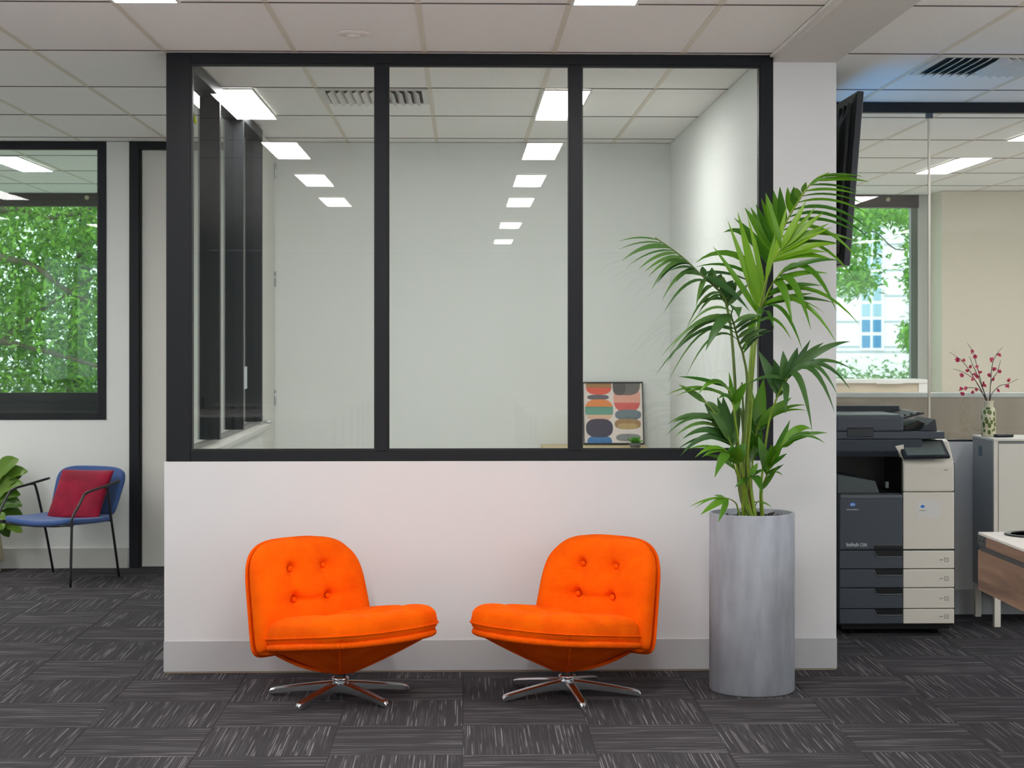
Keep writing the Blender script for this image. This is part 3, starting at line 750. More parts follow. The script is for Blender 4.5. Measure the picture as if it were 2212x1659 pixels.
# C: frond arching to the left
frond(CA, [(1090, 2700, -0.02), (1060, 1900, -0.03), (1030, 1450, -0.04), (1000, 1250, -0.05), (960, 1110, -0.08), (870, 1010, -0.10), (760, 915, -0.12), (640, 800, -0.15), (520, 705, -0.18), (375, 605, -0.2)], [
    (400, 630, 55, 642, -0.25, 18, 35), (450, 660, 60, 710, -0.25, 18, 40), (500, 695, 90, 805, -0.26, 42, 70), (540, 720, 130, 860, -0.26, 16, 60), (570, 750, 230, 880, -0.28, 32, 55), (600, 775, 285, 900, -0.28, 34, 55),
    (640, 800, 318, 940, -0.28, 34, 70), (670, 830, 345, 1050, -0.3, 40, 120), (690, 850, 390, 1000, -0.28, 34, 90), (710, 870, 500, 890, -0.28, 30, 30), (730, 885, 550, 990, -0.26, 42, 50), (750, 910, 435, 1140, -0.3, 32, 120),
    (770, 920, 605, 920, -0.22, 34, 20), (800, 950, 725, 1190, -0.26, 40, 40), (860, 1000, 448, 1250, -0.3, 32, 150), (880, 1020, 745, 1140, -0.22, 44, 50), (940, 1080, 640, 1390, -0.26, 24, 130), (950, 1100, 740, 1260, -0.2, 30, 60),
    (970, 1150, 720, 1200, -0.18, 34, 50), (800, 930, 780, 850, -0.05, 60, 0), (860, 990, 860, 860, -0.03, 70, 0), (900, 1030, 940, 915, 0.0, 80, 0), (960, 1110, 1040, 970, 0.0, 90, 10), (980, 1160, 960, 940, 0.02, 80, 0),
    (760, 910, 1240, 1010, 0.1, 40, 60), (800, 940, 1180, 1230, -0.12, 56, 60), (990, 1200, 1190, 980, -0.1, 40, 0), (990, 1180, 1080, 960, 0.04, 70, 0)], M_PALMD, M_STEMD, 0.008, 0.0028, soilp(-0.015, 0.0))
# D: frond bending towards the viewer, fish-bone shape
frond(CA, [(1110, 2750, -0.05), (1160, 1900, -0.1), (1130, 1620, -0.13), (1090, 1500, -0.16), (1050, 1350, -0.2), (1025, 1270, -0.26), (1040, 1210, -0.32)], [
    (1025, 1270, 808, 1570, -0.38, 84, 80), (1030, 1290, 490, 1580, -0.36, 34, 140), (1040, 1310, 430, 1620, -0.34, 30, 150), (1050, 1350, 470, 1690, -0.34, 36, 200), (1060, 1390, 380, 1780, -0.32, 28, 190), (1075, 1430, 480, 1850, -0.3, 20, 260),
    (1090, 1480, 640, 1790, -0.3, 22, 220), (1035, 1240, 640, 1390, -0.34, 26, 120),
    (1040, 1220, 1090, 1290, -0.4, 90, 60), (1050, 1330, 1240, 1260, -0.26, 40, 20), (1060, 1380, 1300, 1260, -0.24, 44, 30), (1075, 1430, 1310, 1300, -0.24, 40, 30), (1090, 1470, 1270, 1370, -0.22, 40, 20), (1100, 1510, 1330, 1390, -0.22, 40, 40), (1120, 1570, 1300, 1440, -0.22, 36, 50), (1130, 1600, 1380, 1400, -0.22, 30, 60)],
    M_PALMD, M_STEMD, 0.007, 0.003, soilp(-0.005, -0.03))
# E: fan on the right
frond(CB, [(960, 1350, 0.0), (985, 1100, -0.02), (1030, 760, -0.05), (1080, 600, -0.08), (1120, 500, -0.1), (1175, 400, -0.12), (1230, 330, -0.14)], [
    (1110, 520, 940, 145, -0.1, 100, 0), (1130, 480, 1070, 220, -0.08, 90, 0), (1160, 420, 1150, 150, -0.1, 90, 0), (1190, 380, 1275, 120, -0.1, 76, 10), (1210, 350, 1385, 55, -0.12, 52, 0), (1225, 340, 1500, 80, -0.14, 50, 40), (1230, 330, 1725, 70, -0.18, 58, 70),
    (1230, 330, 1750, 315, -0.2, 40, 110), (1225, 335, 1725, 480, -0.22, 42, 180), (1215, 350, 1615, 525, -0.24, 46, 200), (1200, 375, 1590, 670, -0.26, 56, 260), (1185, 400, 1400, 835, -0.28, 60, 270), (1170, 410, 1172, 690, -0.3, 56, 60),
    (1165, 400, 845, 440, -0.2, 34, 60), (1130, 470, 1090, 560, -0.05, 50, 0)], M_PALMD, M_STEM, 0.0065, 0.003, soilp(0.045, 0.01))
# F: left, middle height
frond(CB, [(830, 1350, -0.05), (780, 1000, -0.1), (745, 750, -0.14), (725, 600, -0.16), (700, 500, -0.18), (650, 450, -0.2)], [
    (660, 450, 260, 370, -0.26, 42, 20), (680, 480, 420, 530, -0.26, 52, 110), (720, 570, 150, 530, -0.28, 24, 110), (715, 560, 230, 540, -0.26, 22, 90), (725, 600, 845, 415, -0.22, 70, 10), (710, 540, 700, 430, -0.15, 70, 0), (735, 660, 790, 440, -0.12, 56, 0), (725, 600, 600, 560, -0.22, 40, 60),
    (690, 490, 500, 410, -0.24, 46, 40), (730, 620, 690, 330, -0.05, 36, 0)], M_PALM, M_STEM, 0.006, 0.003, soilp(-0.03, -0.03))
# G: left lower
frond(CB, [(800, 1350, -0.04), (760, 1150, -0.06), (710, 960, -0.1), (620, 760, -0.14), (490, 590, -0.18), (270, 440, -0.2)], [
    (480, 590, 262, 436, -0.2, 60, 0), (640, 800, 165, 775, -0.24, 36, 120), (650, 820, 155, 870, -0.26, 36, 150), (600, 740, 205, 765, -0.22, 50, 60), (670, 870, 220, 890, -0.26, 42, 130), (690, 910, 295, 900, -0.26, 56, 100), (700, 940, 275, 1045, -0.28, 52, 130),
    (705, 950, 240, 1000, -0.24, 30, 110), (700, 930, 480, 600, -0.14, 110, 30), (700, 900, 590, 545, -0.02, 90, 0), (705, 910, 640, 540, 0.02, 100, 0), (715, 930, 775, 560, 0.04, 100, 0), (720, 960, 745, 690, 0.0, 90, 0), (600, 720, 490, 580, -0.05, 70, 40), (690, 900, 520, 660, -0.22, 90, 20)],
    M_PALMD, M_STEM, 0.006, 0.0028, soilp(-0.04, 0.0))
# H: small, left low
frond(CB, [(810, 1350, -0.08), (750, 1180, -0.12), (700, 1040, -0.18), (640, 980, -0.22)], [
    (690, 1020, 568, 1230, -0.3, 74, 60), (660, 995, 400, 1060, -0.28, 44, 60), (670, 1000, 460, 1058, -0.28, 40, 40), (720, 1080, 830, 940, -0.18, 120, 0), (715, 1070, 715, 955, -0.2, 100, 0), (705, 1050, 350, 985, -0.26, 36, 60), (740, 1160, 480, 1040, -0.2, 46, 40), (730, 1100, 770, 970, -0.22, 110, 10)],
    M_PALM, M_STEM, 0.005, 0.0028, soilp(-0.045, -0.03))
# I: right low
frond(CB, [(970, 1350, -0.02), (1010, 1220, -0.05), (1060, 1080, -0.1), (1130, 970, -0.14), (1200, 900, -0.16)], [
    (1150, 950, 1530, 850, -0.22, 44, 40), (1130, 970, 1510, 940, -0.24, 34, 100), (1150, 940, 1390, 815, -0.14, 70, 70), (1190, 900, 1430, 850, -0.2, 36, 30), (1060, 1060, 1210, 740, -0.06, 56, 0), (1020, 1160, 1050, 950, -0.14, 120, 0), (1000, 1200, 940, 880, -0.08, 110, 0),
    (1030, 1120, 1185, 1025, -0.2, 56, 0), (1010, 1200, 1160, 1115, -0.22, 40, 0), (1000, 1240, 1150, 1215, -0.24, 30, 50), (970, 1330, 1110, 1130, -0.18, 50, 0), (1080, 1050, 1120, 930, -0.16, 80, 0), (1120, 970, 1280, 870, -0.1, 60, 0)],
    M_PALM, M_STEM, 0.0055, 0.0028, soilp(0.05, -0.02))
# J: upright broad leaves in the middle
frond(CB, [(880, 1350, 0.06), (895, 1050, 0.06), (920, 850, 0.05), (950, 770, 0.04)], [
    (910, 880, 870, 430, 0.06, 84, 0), (930, 820, 988, 390, 0.06, 110, 0), (940, 790, 1222, 550, 0.0, 84, 20), (945, 780, 1350, 612, -0.06, 40, 60), (945, 790, 1350, 660, -0.06, 30, 70), (895, 1100, 860, 790, 0.0, 84, 0), (900, 1060, 970, 830, 0.0, 110, 0), (930, 830, 1060, 640, 0.02, 90, 0), (900, 980, 880, 700, 0.03, 90, 0),
    (895, 1090, 900, 950, -0.06, 100, 0)], M_PALM, M_STEM, 0.006, 0.003, soilp(0.02, 0.05))
# more bare stems rising through the clump
for k, (xa, xb, yt, dx) in enumerate([(840, 800, 420, -0.02), (860, 850, 330, 0.005), (830, 790, 640, -0.03), (850, 890, 560, 0.012)]):
    pts = soilp(dx, 0.03-0.02*k)+[W(*CB(xa, 1100), PY+0.02-0.02*k), W(*CB((xa+xb)/2, 800), PY+0.01-0.02*k), W(*CB(xb, yt), PY-0.02*k)]
    tube('stalk', spline(pts, 8), lambda q: 0.009-0.005*q, M_STEM if k % 2 else M_STEMD, palm, True, 8)
# K, L, M: small ones at the soil
frond(CB, [(760, 1480, -0.12), (740, 1440, -0.15), (690, 1412, -0.2), (640, 1403, -0.24)], [
    (645, 1404, 350, 1482, -0.3, 18, 30), (655, 1405, 400, 1492, -0.3, 18, 40), (670, 1410, 448, 1548, -0.32, 56, 20), (680, 1410, 598, 1612, -0.32, 46, 10), (650, 1403, 560, 1383, -0.22, 20, 10)], M_PALM, M_STEM, 0.004, 0.002, soilp(-0.06, -0.08))
frond(CB, [(850, 1400, -0.06), (850, 1290, -0.08), (870, 1210, -0.1)], [
    (868, 1215, 975, 1368, -0.2, 84, 60), (855, 1240, 740, 1315, -0.18, 40, 20), (865, 1215, 935, 1105, -0.12, 56, 0), (860, 1225, 990, 1160, -0.14, 40, 10)], M_PALM, M_STEM, 0.004, 0.002, soilp(0.0, -0.05))
frond(CB, [(915, 1490, -0.02), (925, 1450, -0.02), (940, 1430, -0.03)], [(935, 1440, 1060, 1490, -0.06, 14, 20), (930, 1440, 890, 1445, -0.03, 20, 5)], M_PALM, M_STEMD, 0.003, 0.002, soilp(0.03, 0.0))
tube('trunk', spline(soilp(0.005, 0.0)+[W(*CB(862, 1420), PY), W(*CB(866, 1330), PY), W(*CB(862, 1230), PY)], 6), lambda q: 0.0165-0.004*q, mat('palm_trunk', (120, 92, 64), rough=0.85, noise=0.3, nscale=20, bump=0.6, bscale=30, stretch=(1, 1, 4)), palm, True, 12)

# ------------------------------------------------------------------ blue armchair, red cushion and fig by the back wall
M_BLUE = mat('blue_fabric', (58, 84, 136), rough=0.8, spec=0.2, bump=0.15, bscale=300, sheen=0.2)
ch = thing('armchair', 'blue upholstered armchair with thin black tube frame', 'chair', (-2.585, 3.24, 0), math.radians(-25))
# local frame: front = -y, x to the viewer's right
def sheet(name, f, nu, nv, th, m, parent):
    vs = [f(-1+2*i/nu, -1+2*j/nv) for j in range(nv+1) for i in range(nu+1)]
    fs = [(j*(nu+1)+i, j*(nu+1)+i+1, (j+1)*(nu+1)+i+1, (j+1)*(nu+1)+i) for j in range(nv) for i in range(nu)]
    o = pobj(name, vs, fs, m, parent)
    s = o.modifiers.new('thick', 'SOLIDIFY'); s.thickness = th; s.offset = 0
    b = o.modifiers.new('round', 'BEVEL'); b.width = th*0.42; b.segments = 3; b.angle_limit = math.radians(50)
    return o
def seatf(u, v):
    a, b = sq(u, v, 0.30)
    return Vector((a*0.275, -b*0.25-0.02, 0.392+0.012*b*b-0.030*(1-a*a)*(0.6+0.4*b)+0.010*b))
def backf(u, v):
    a, b = sq(u, v, 0.42 if v > 0 else 0.25)
    z = 0.548+b*0.155
    return Vector((a*(0.262+0.012*b), 0.235+0.15*(b+1)/2-0.05*a*a*0.9+0.01*(1-b), z))
sheet('seat', seatf, 20, 20, 0.036, M_BLUE, ch)
sheet('backrest', backf, 20, 20, 0.036, M_BLUE, ch)
for sx in (-1, 1):
    fx = sx*0.285
    tube('leg', spline([(fx, -0.275, 0.0), (fx, -0.262, 0.36), (fx, -0.255, 0.43), (fx*1.02, -0.2, 0.50), (fx*1.02, -0.14, 0.57)], 6)+
         spline([(fx*1.02, -0.14, 0.57), (fx*1.03, -0.08, 0.585), (fx*1.02, 0.05, 0.60), (fx*0.98, 0.24, 0.625)], 6)[1:], 0.0085, M_BLACKMETAL, ch, False, 10)
    tube('leg', spline([(sx*0.262, 0.262, 0.0), (sx*0.268, 0.2, 0.25), (sx*0.275, 0.15, 0.43), (sx*0.285, 0.105, 0.585), (sx*0.29, 0.07, 0.60)], 6), 0.0085, M_BLACKMETAL, ch, False, 10)
    box('bracket', sx*0.262-0.018, sx*0.262+0.018, -0.27, -0.235, 0.375, 0.395, M_BLACKMETAL, ch)
tube('cross_bar', [(-0.285, -0.262, 0.385), (-0.15, -0.25, 0.372), (0, -0.245, 0.366), (0.15, -0.25, 0.372), (0.285, -0.262, 0.385)], 0.007, M_BLACKMETAL, ch)
tube('cross_bar', [(-0.274, 0.165, 0.375), (0, 0.16, 0.365), (0.274, 0.165, 0.375)], 0.007, M_BLACKMETAL, ch)
# red cushion leaning on the backrest
cz = thing('throw_cushion', 'crimson velvet cushion leaning on the blue armchair', 'cushion', (-2.585, 3.24, 0), math.radians(-25))
M_RED = mat('crimson_velvet', (126, 6, 40), rough=0.75, spec=0.15, sheen=0.12, noise=0.25, nscale=9, bump=0.9, bscale=14)
def cpos(a, b, t):
    ca, sa = math.cos(0.02), math.sin(0.02)
    a, b = a*ca-b*sa, a*sa+b*ca
    return Vector((a+0.04, 0.050+0.20*(b+0.19)/0.38-t*0.93, 0.540+b*0.90-t*0.33))
cushion('cover', cpos, 0.195, 0.16, 0.055, 0.055, -0.16, [(0.05, -0.02, 0.012, 0.05), (-0.07, 0.08, 0.008, 0.06)], M_RED, cz, 33, [(0.05, 0.0, 0.12, -0.12, 0.008, 0.015), (-0.05, -0.1, -0.1, -0.16, 0.006, 0.012)])
# fiddle leaf fig
fp = W(-30, 1232, 3.62)
fig = thing('fiddle_leaf_fig', 'big leaved fig in a cream pot at the left picture edge', 'plant', (fp.x, 3.62, 0))
M_POT = mat('cream_pot', (206, 192, 164), rough=0.55)
lathe('pot', [(0, 0.07), (0.105, 0.07), (0.115, 0.08), (0.095, 0.24), (0.075, 0.31), (0.068, 0.31), (0.085, 0.24), (0, 0.24)], M_POT, fig, 36)
for a in (0.3, 0.3+2*PI/3, 0.3+4*PI/3):
    tube('foot', [(0.06*math.cos(a), 0.06*math.sin(a), 0.075), (0.085*math.cos(a), 0.085*math.sin(a), 0.0)], 0.012, M_POT, fig)
tube('stem', spline([(0, 0, 0.24), (0.012, 0, 0.45), (-0.005, 0.01, 0.62), (0.01, 0, 0.72)], 6), 0.009, mat('fig_stem', (92, 74, 52), rough=0.8), fig)
M_FIG = leaf_mat('fig_leaf', (58, 92, 28), (112, 148, 48), 0.2, 0.35)
def big_leaf(base, tip, w_, nh, bend):
    vs, fs = [], []; n, mcols = 8, 4
    d = tip-base
    for i in range(n+1):
        t = i/n; p = base.lerp(tip, t)+Vector((0, 0, bend*math.sin(PI*t)))
        sd = d.cross(nh).normalized(); nn = sd.cross(d).normalized()
        ww = w_*0.5*(0.25+0.75*math.sin(PI*min(1, t**1.25*0.92+0.03)))*(1.0 if t < 0.98 else 0.25)*(0.78 if 0.28 < t < 0.45 else 1.0)
        if i == 0: ww = 0.003
        for k in range(-2, 3):
            q = k/2; vs.append(p+sd*ww*q+nn*(abs(q)*ww*0.28+0.006*math.sin(7*t+q*3)))
    for i in range(n):
        for k in range(mcols): b = i*5+k; fs.append((b, b+1, b+6, b+5))
    return pobj('leaf', vs, fs, M_FIG, fig, False, True, fix=False)
def figp(u, v, dy): return W(u, v, 3.62+dy*0.5)-Vector((fp.x, 3.62, 0))
for (bu, bv, tu, tv, dy, w_, bd) in [(-20, 1050, 40, 992, -0.08, 0.13, 0.03), (-10, 1060, 60, 1018, -0.12, 0.09, 0.05), (-15, 1075, 48, 1025, -0.05, 0.09, 0.02), (-15, 1085, 50, 1045, -0.15, 0.10, 0.05), (-12, 1095, 44, 1068, -0.1, 0.11, 0.05),
                                     (-18, 1110, 48, 1092, -0.18, 0.11, 0.05), (-15, 1120, 50, 1115, -0.12, 0.10, 0.03), (-10, 1125, 48, 1150, -0.08, 0.10, 0.03), (-20, 1100, 5, 1145, -0.2, 0.11, 0.02), (-22, 1060, -90, 1010, -0.05, 0.13, 0.03),
                                     (-22, 1080, -95, 1060, 0.05, 0.12, 0.05), (-22, 1100, -90, 1110, -0.1, 0.12, 0.04), (-22, 1050, -40, 980, 0.05, 0.12, 0.01), (-20, 1110, 20, 1160, 0.05, 0.1, 0.02)]:
    big_leaf(figp(bu, bv, 0), figp(tu, tv, dy), w_, Vector((random.uniform(-0.3, 0.3), -0.75, 0.5)), bd)

# ------------------------------------------------------------------ copier
CY = 0.93                                   # front plane of the copier
def cx(u): return W(u, 1100, CY).x
def czz(v): return W(1930, v, CY).z
M_CDARK = mat('copier_dark', (62, 69, 78), rough=0.45)
M_CDARK2 = mat('copier_darker', (38, 43, 49), rough=0.45)
M_CREAM = mat('copier_cream', (214, 208, 196), rough=0.45)
M_CBLACK = mat('copier_black', (12, 14, 14), rough=0.35)
M_SCREEN = mat('dark_screen', (104, 112, 110), rough=0.25)
xl, xm, xr = cx(1814), cx(1951), cx(2061)
cop = thing('copier', 'dark grey and cream office copier beside the pier', 'copier', ((xl+xr)/2, CY+0.33, 0))
yb = CY+0.62
T_ = dict(parent=cop, world=True)
box('chassis', xl+0.005, xr+0.006, CY+0.02, yb, czz(1352), czz(1066), M_CDARK2, **T_, bev=0.006)
for a, b in ((xl+0.08, CY+0.09), (xr-0.08, CY+0.09), (xl+0.08, yb-0.08), (xr-0.08, yb-0.08)):
    k = lathe('castor', [(0, -0.012), (0.026, -0.012), (0.03, -0.006), (0.03, 0.006), (0.026, 0.012), (0, 0.012)], M_CBLACK, cop, 18, (0, 0, 0)); k.rotation_euler = (0, PI/2, 0)
    k.location = (a-cop.location.x, b-cop.location.y, 0.031)
    box('castor_fork', a-0.018, a+0.018, b-0.015, b+0.015, 0.035, czz(1350), M_CBLACK, **T_)
box('plinth', xl+0.02, xr-0.01, CY+0.05, yb-0.02, czz(1362), czz(1350), M_CBLACK, **T_)
# front door with output lip, logo and lettering
def rounded_front(name, x0, x1, v0, v1, m, th=0.022, bev=0.005):
    return box(name, x0, x1, CY-0.002, CY+th, czz(v1), czz(v0), m, **T_, bev=bev)
dr = rounded_front('front_door', xl, xm-0.002, 1070, 1187.2, M_CDARK)
box('door_lip', xl+0.002, xm-0.004, CY-0.006, CY+0.03, czz(1077), czz(1069), mat('copier_lip', (86, 92, 98), rough=0.4), dr, True, 0.004)
box('finger_grip', cx(1887), xm-0.004, CY-0.0035, CY+0.004, czz(1186), czz(1178), M_CBLACK, dr, True, 0.002)
M_LOGO = mat('logo_blue', (40, 120, 210), rough=0.4); M_INK = mat('white_ink', (225, 228, 230), rough=0.5); M_DINK = mat('grey_ink', (96, 94, 92), rough=0.6)
def disc(name, u, v, r, y, m, parent, fl=0.72):
    c = W(u, v, y); vs = [c+Vector((r*math.cos(2*PI*k/24), 0, r*fl*math.sin(2*PI*k/24))) for k in range(24)]
    vs += [p+Vector((0, 0.001, 0)) for p in vs]
    fs = [tuple(range(24))[::-1], tuple(range(24, 48))]+[(k, (k+1) % 24, 24+(k+1) % 24, 24+k) for k in range(24)]
    return pobj(name, vs, fs, m, parent, True, False)
disc('logo', 1842, 1090, 0.0155, CY-0.0034, M_LOGO, dr)
c = W(1842, 1090, CY-0.0042)
boxes('logo_band', [(c.x-0.011, c.x+0.011, CY-0.0042, CY-0.0034, c.z-0.0008+q*0.0036, c.z+0.0008+q*0.0036) for q in (-1, 0, 1)], M_INK, dr, True)
c = W(1828, 1102, CY); text('maker_lettering', 'KONICA MINOLTA', 0.0088, (c.x, CY-0.0025, c.z), M_INK, dr, xs=0.86)
c = W(1828, 1180, CY); text('model_lettering', 'bizhub', 0.028, (c.x, CY-0.0025, c.z), M_INK, dr, xs=0.88)
c = W(1857, 1180, CY); text('model_lettering', 'C250i', 0.022, (c.x, CY-0.0025, c.z), M_INK, dr, xs=0.70)
# paper drawers: dark half with grip, cream half with a numbered square
vv = [1189, 1229, 1270, 1315, 1348]
for k in range(4):
    a, b = vv[k]+0.8, vv[k+1]-0.8
    dw = rounded_front('paper_drawer', xl, xm-0.002, a, b, M_CDARK, 0.02, 0.003)
    gx0, gx1 = cx(1887), xm-0.004
    z1, z0 = czz(a), czz(a+13)
    prof = [(gx0+0.004, z1+0.0005), (gx1, z1+0.0005), (gx1, z0), (gx0+0.022, z0), (gx0+0.010, z0+0.006)]
    prism('grip_recess', prof, 'y', CY-0.0035, CY+0.004, M_CBLACK, dw, True)
    tube('grip_edge', [(gx0+0.002, CY-0.004, z1-0.003), (gx0+0.010, CY-0.004, z0+0.006), (gx0+0.022, CY-0.004, z0), (gx1, CY-0.004, z0)], 0.0028, mat('copier_edge', (92, 98, 104), rough=0.4), dw, True, 6)
    cr_ = box('drawer_front', xm, xr, CY-0.004, CY+0.02, czz(b), czz(a), M_CREAM, dw, True, 0.004)
    p = W(2044, (a+b)/2, CY); s = 0.0105
    boxes('number_square', [(p.x-s, p.x+s, CY-0.0052, CY-0.004, p.z+s-0.002, p.z+s), (p.x-s, p.x+s, CY-0.0052, CY-0.004, p.z-s, p.z-s+0.002), (p.x-s, p.x-s+0.002, CY-0.0052, CY-0.004, p.z-s, p.z+s), (p.x+s-0.002, p.x+s, CY-0.0052, CY-0.004, p.z-s, p.z+s)], M_DINK, cr_, True)
    text('number', str(k+1), 0.013, (p.x, CY-0.0045, p.z-0.0046), M_DINK, cr_, align='CENTER')
    boxes('size_mark', [(p.x-0.036+q*0.0065, p.x-0.032+q*0.0065, CY-0.0048, CY-0.004, p.z-0.0025, p.z+0.0025) for q in range(3)], M_DINK, cr_, True)
# cream side column
pB = box('toner_door', xm, xr, CY-0.004, CY+0.03, czz(1186.5), czz(1063.5), M_CREAM, **T_, bev=0.004)
st = W(1980, 1118, CY); se = W(2030, 1082, CY)
sk = box('sticker', st.x, se.x, CY-0.0052, CY-0.0041, st.z, se.z, mat('sticker_white', (214, 211, 206), rough=0.5), pB, True)
disc('sticker_logo', 1993, 1094, 0.0105, CY-0.0062, M_LOGO, sk)
c = W(1985, 1103, CY); text('sticker_lettering', 'KONICA MINOLTA', 0.0052, (c.x, CY-0.0056, c.z), M_DINK, sk, xs=0.85)
yt = CY-0.004
def P2(v): return czz(v)
prism('side_column', [(yt, P2(1062.3)), (yt, P2(1008)), (yt+0.006, P2(998)), (yt+0.10, P2(956)), (yt+0.15, P2(952)), (yt+0.5, P2(952)), (yt+0.5, P2(1062.3))], 'x', xm, xr, M_CREAM, **T_, bev=0.008, smooth=False)
prism('column_flare', [(cx(1934), P2(964)), (xm+0.004, P2(996)), (xm+0.004, P2(960))], 'y', CY+0.0, CY+0.05, M_CREAM, **T_, bev=0.003)
box('side_trim', xr-0.002, xr+0.006, CY+0.012, yb, P2(1352), P2(1000), M_CDARK2, **T_, bev=0.002)
boxes('column_mark', [(cx(2038), cx(2047), CY-0.0052, CY-0.0038, P2(1016), P2(1014.6))], M_DINK, **T_)
# output bay
box('bay_back', xl-0.02, xm, CY+0.40, yb, P2(1068), P2(985), M_CBLACK, **T_)
box('bay_side', xl-0.02, xl+0.0, CY+0.10, CY+0.4, P2(1068), P2(985), M_CBLACK, **T_)
prism('output_tray', [(cx(1812), P2(1066)), (cx(1812), P2(1026)), (cx(1893), P2(1040)), (cx(1902), P2(1066))], 'y', CY+0.02, CY+0.38, mat('tray_grey', (66, 74, 76), rough=0.5), **T_, bev=0.003)
box('bay_lever', cx(1923), cx(1930), CY+0.1, CY+0.12, P2(1058), P2(1044), mat('lever_grey', (120, 128, 130)), **T_, bev=0.002)
box('bay_lining', xm-0.006, xm-0.001, CY+0.012, CY+0.40, P2(1066), P2(962), M_CBLACK, **T_)
# scanner
prism('scanner', [(CY+0.0, P2(951)), (CY+0.012, P2(975)), (CY+0.05, P2(988)), (yb, P2(988)), (yb, P2(949)), (CY+0.0, P2(949))], 'x', xl-0.02, cx(1992), M_CDARK, **T_, bev=0.004)
box('scanner_arm', cx(1985), cx(2035), CY+0.22, yb, P2(990), P2(949), M_CDARK2, **T_, bev=0.004)
box('lid', xl-0.02, cx(2040), CY-0.008, yb-0.02, P2(948), P2(932.5), M_CDARK, **T_, bev=0.004)
ad = box('document_feeder', xl-0.02, cx(1952), CY-0.008, yb-0.05, P2(932.8), P2(899), M_CDARK, **T_, bev=0.012, seg=3)
box('feeder_cover', xl-0.02, cx(1948), CY+0.02, yb-0.08, P2(899.5), P2(896), mat('feeder_top', (92, 104, 104), rough=0.4), ad, True, 0.002)
box('feeder_recess', cx(1829), cx(1886), CY-0.0105, CY-0.006, P2(944), P2(923), M_CDARK2, ad, True, 0.004)
box('feeder_recess_edge', cx(1829), cx(1886), CY-0.0115, CY-0.006, P2(926), P2(923), M_CBLACK, ad, True, 0.001)
prism('paper_tray', [(cx(1952), P2(904)), (cx(1990), P2(892)), (cx(2002), P2(892)), (cx(2002), P2(895)), (cx(1952), P2(908))], 'y', CY+0.05, yb-0.15, M_CDARK2, **T_, bev=0.002)
for q in range(3): box('tray_tab', cx(1922+q*14+36), cx(1926+q*14+36), CY+0.045, CY+0.055, P2(900-q*2.5), P2(896-q*2.5), M_CBLACK, **T_)
box('rear_hood', cx(1836), cx(1990), yb-0.16, yb-0.05, P2(905), P2(884), M_CDARK2, **T_, bev=0.004)
prism('exit_wedge', [(cx(1953), P2(932)), (cx(1996), P2(910)), (cx(2010), P2(916)), (cx(2010), P2(932))], 'y', CY+0.12, yb-0.1, M_CBLACK, **T_, bev=0.002)
prism('exit_wedge', [(cx(1988), P2(932)), (cx(2025), P2(906)), (cx(2029), P2(932))], 'y', CY+0.04, yb-0.2, M_CDARK2, **T_, bev=0.002)
# touch panel, tilted towards the user
q0, q1, q2, q3 = W(1937, 950, CY+0.06), W(2036, 949, CY+0.06), W(2053, 985, CY-0.05), W(1953, 987, CY-0.05)
nrm = (q1-q0).cross(q3-q0).normalized()
if nrm.z < 0: nrm = -nrm
def slab(name, qs, th, m, parent, up=0.0):
    vs = [q+nrm*up for q in qs]+[q+nrm*(up-th) for q in qs]
    bm = bmesh.new(); V = [bm.verts.new(v) for v in vs]
    for f in ((0, 1, 2, 3), (4, 5, 6, 7), (0, 1, 5, 4), (1, 2, 6, 5), (2, 3, 7, 6), (3, 0, 4, 7)): bm.faces.new([V[i] for i in f])
    bmesh.ops.bevel(bm, geom=bm.edges[:], offset=0.003, segments=2, affect='EDGES')
    return bobj(name, bm, m, parent, True)
tp = slab('touch_panel', (q0, q1, q2, q3), 0.02, M_CDARK2, cop)
cc = (q0+q1+q2+q3)/4
slab('screen', [cc+(q-cc)*0.86 for q in (q0, q1, q2, q3)], 0.006, M_SCREEN, tp, 0.0008)

# ------------------------------------------------------------------ white cabinet, vase, blossoms, remote
KX, KY0, KY1, KZ = W(2147, 950, 1.2).x, 1.2, 1.60, 1.012
M_CAB = mat('cabinet_white', (222, 217, 204), rough=0.45); M_CABS = mat('cabinet_side_shade_grey', (150, 152, 152), rough=0.5)  # grey body colour has the shade of the cream cabinet's side painted in
kb = thing('cabinet', 'cream metal cabinet on legs with a vase on top', 'cabinet', (KX+0.4, (KY0+KY1)/2, 0))
T_ = dict(parent=kb, world=True)
box('body', KX, KX+0.80, KY0+0.02, KY1, 0.19, KZ-0.012, M_CABS, **T_, bev=0.002)
box('top_panel', KX-0.002, KX+0.802, KY0, KY1+0.002, KZ-0.012, KZ, M_CAB, **T_, bev=0.002)
box('side_frame', KX, KX+0.022, KY0, KY0+0.02, 0.19, KZ-0.012, M_CAB, **T_, bev=0.001)
for k in range(2):
    dd = box('door', KX+0.026+k*0.375, KX+0.397+k*0.375, KY0+0.002, KY0+0.02, 0.205, KZ-0.028, M_CAB, **T_, bev=0.002)
    box('knob', KX+0.37+k*0.05, KX+0.385+k*0.05, KY0-0.012, KY0+0.003, 0.6, 0.66, M_CABS, dd, True, 0.003)
for a in (KX+0.004, KX+0.76):
    for b in (KY0+0.002, KY1-0.04): box('leg', a, a+0.034, b, b+0.034, 0.0, 0.19, M_CAB, **T_, bev=0.002)
box('leg_rail', KX+0.038, KX+0.76, KY0+0.004, KY0+0.03, 0.165, 0.19, M_CAB, **T_)
p = W(2112, 970, 1.47); box('label_sticker', KX-0.0015, KX, 1.42, 1.48, 0.905, 0.96, mat('teal_sticker', (40, 92, 104), rough=0.4), **T_)

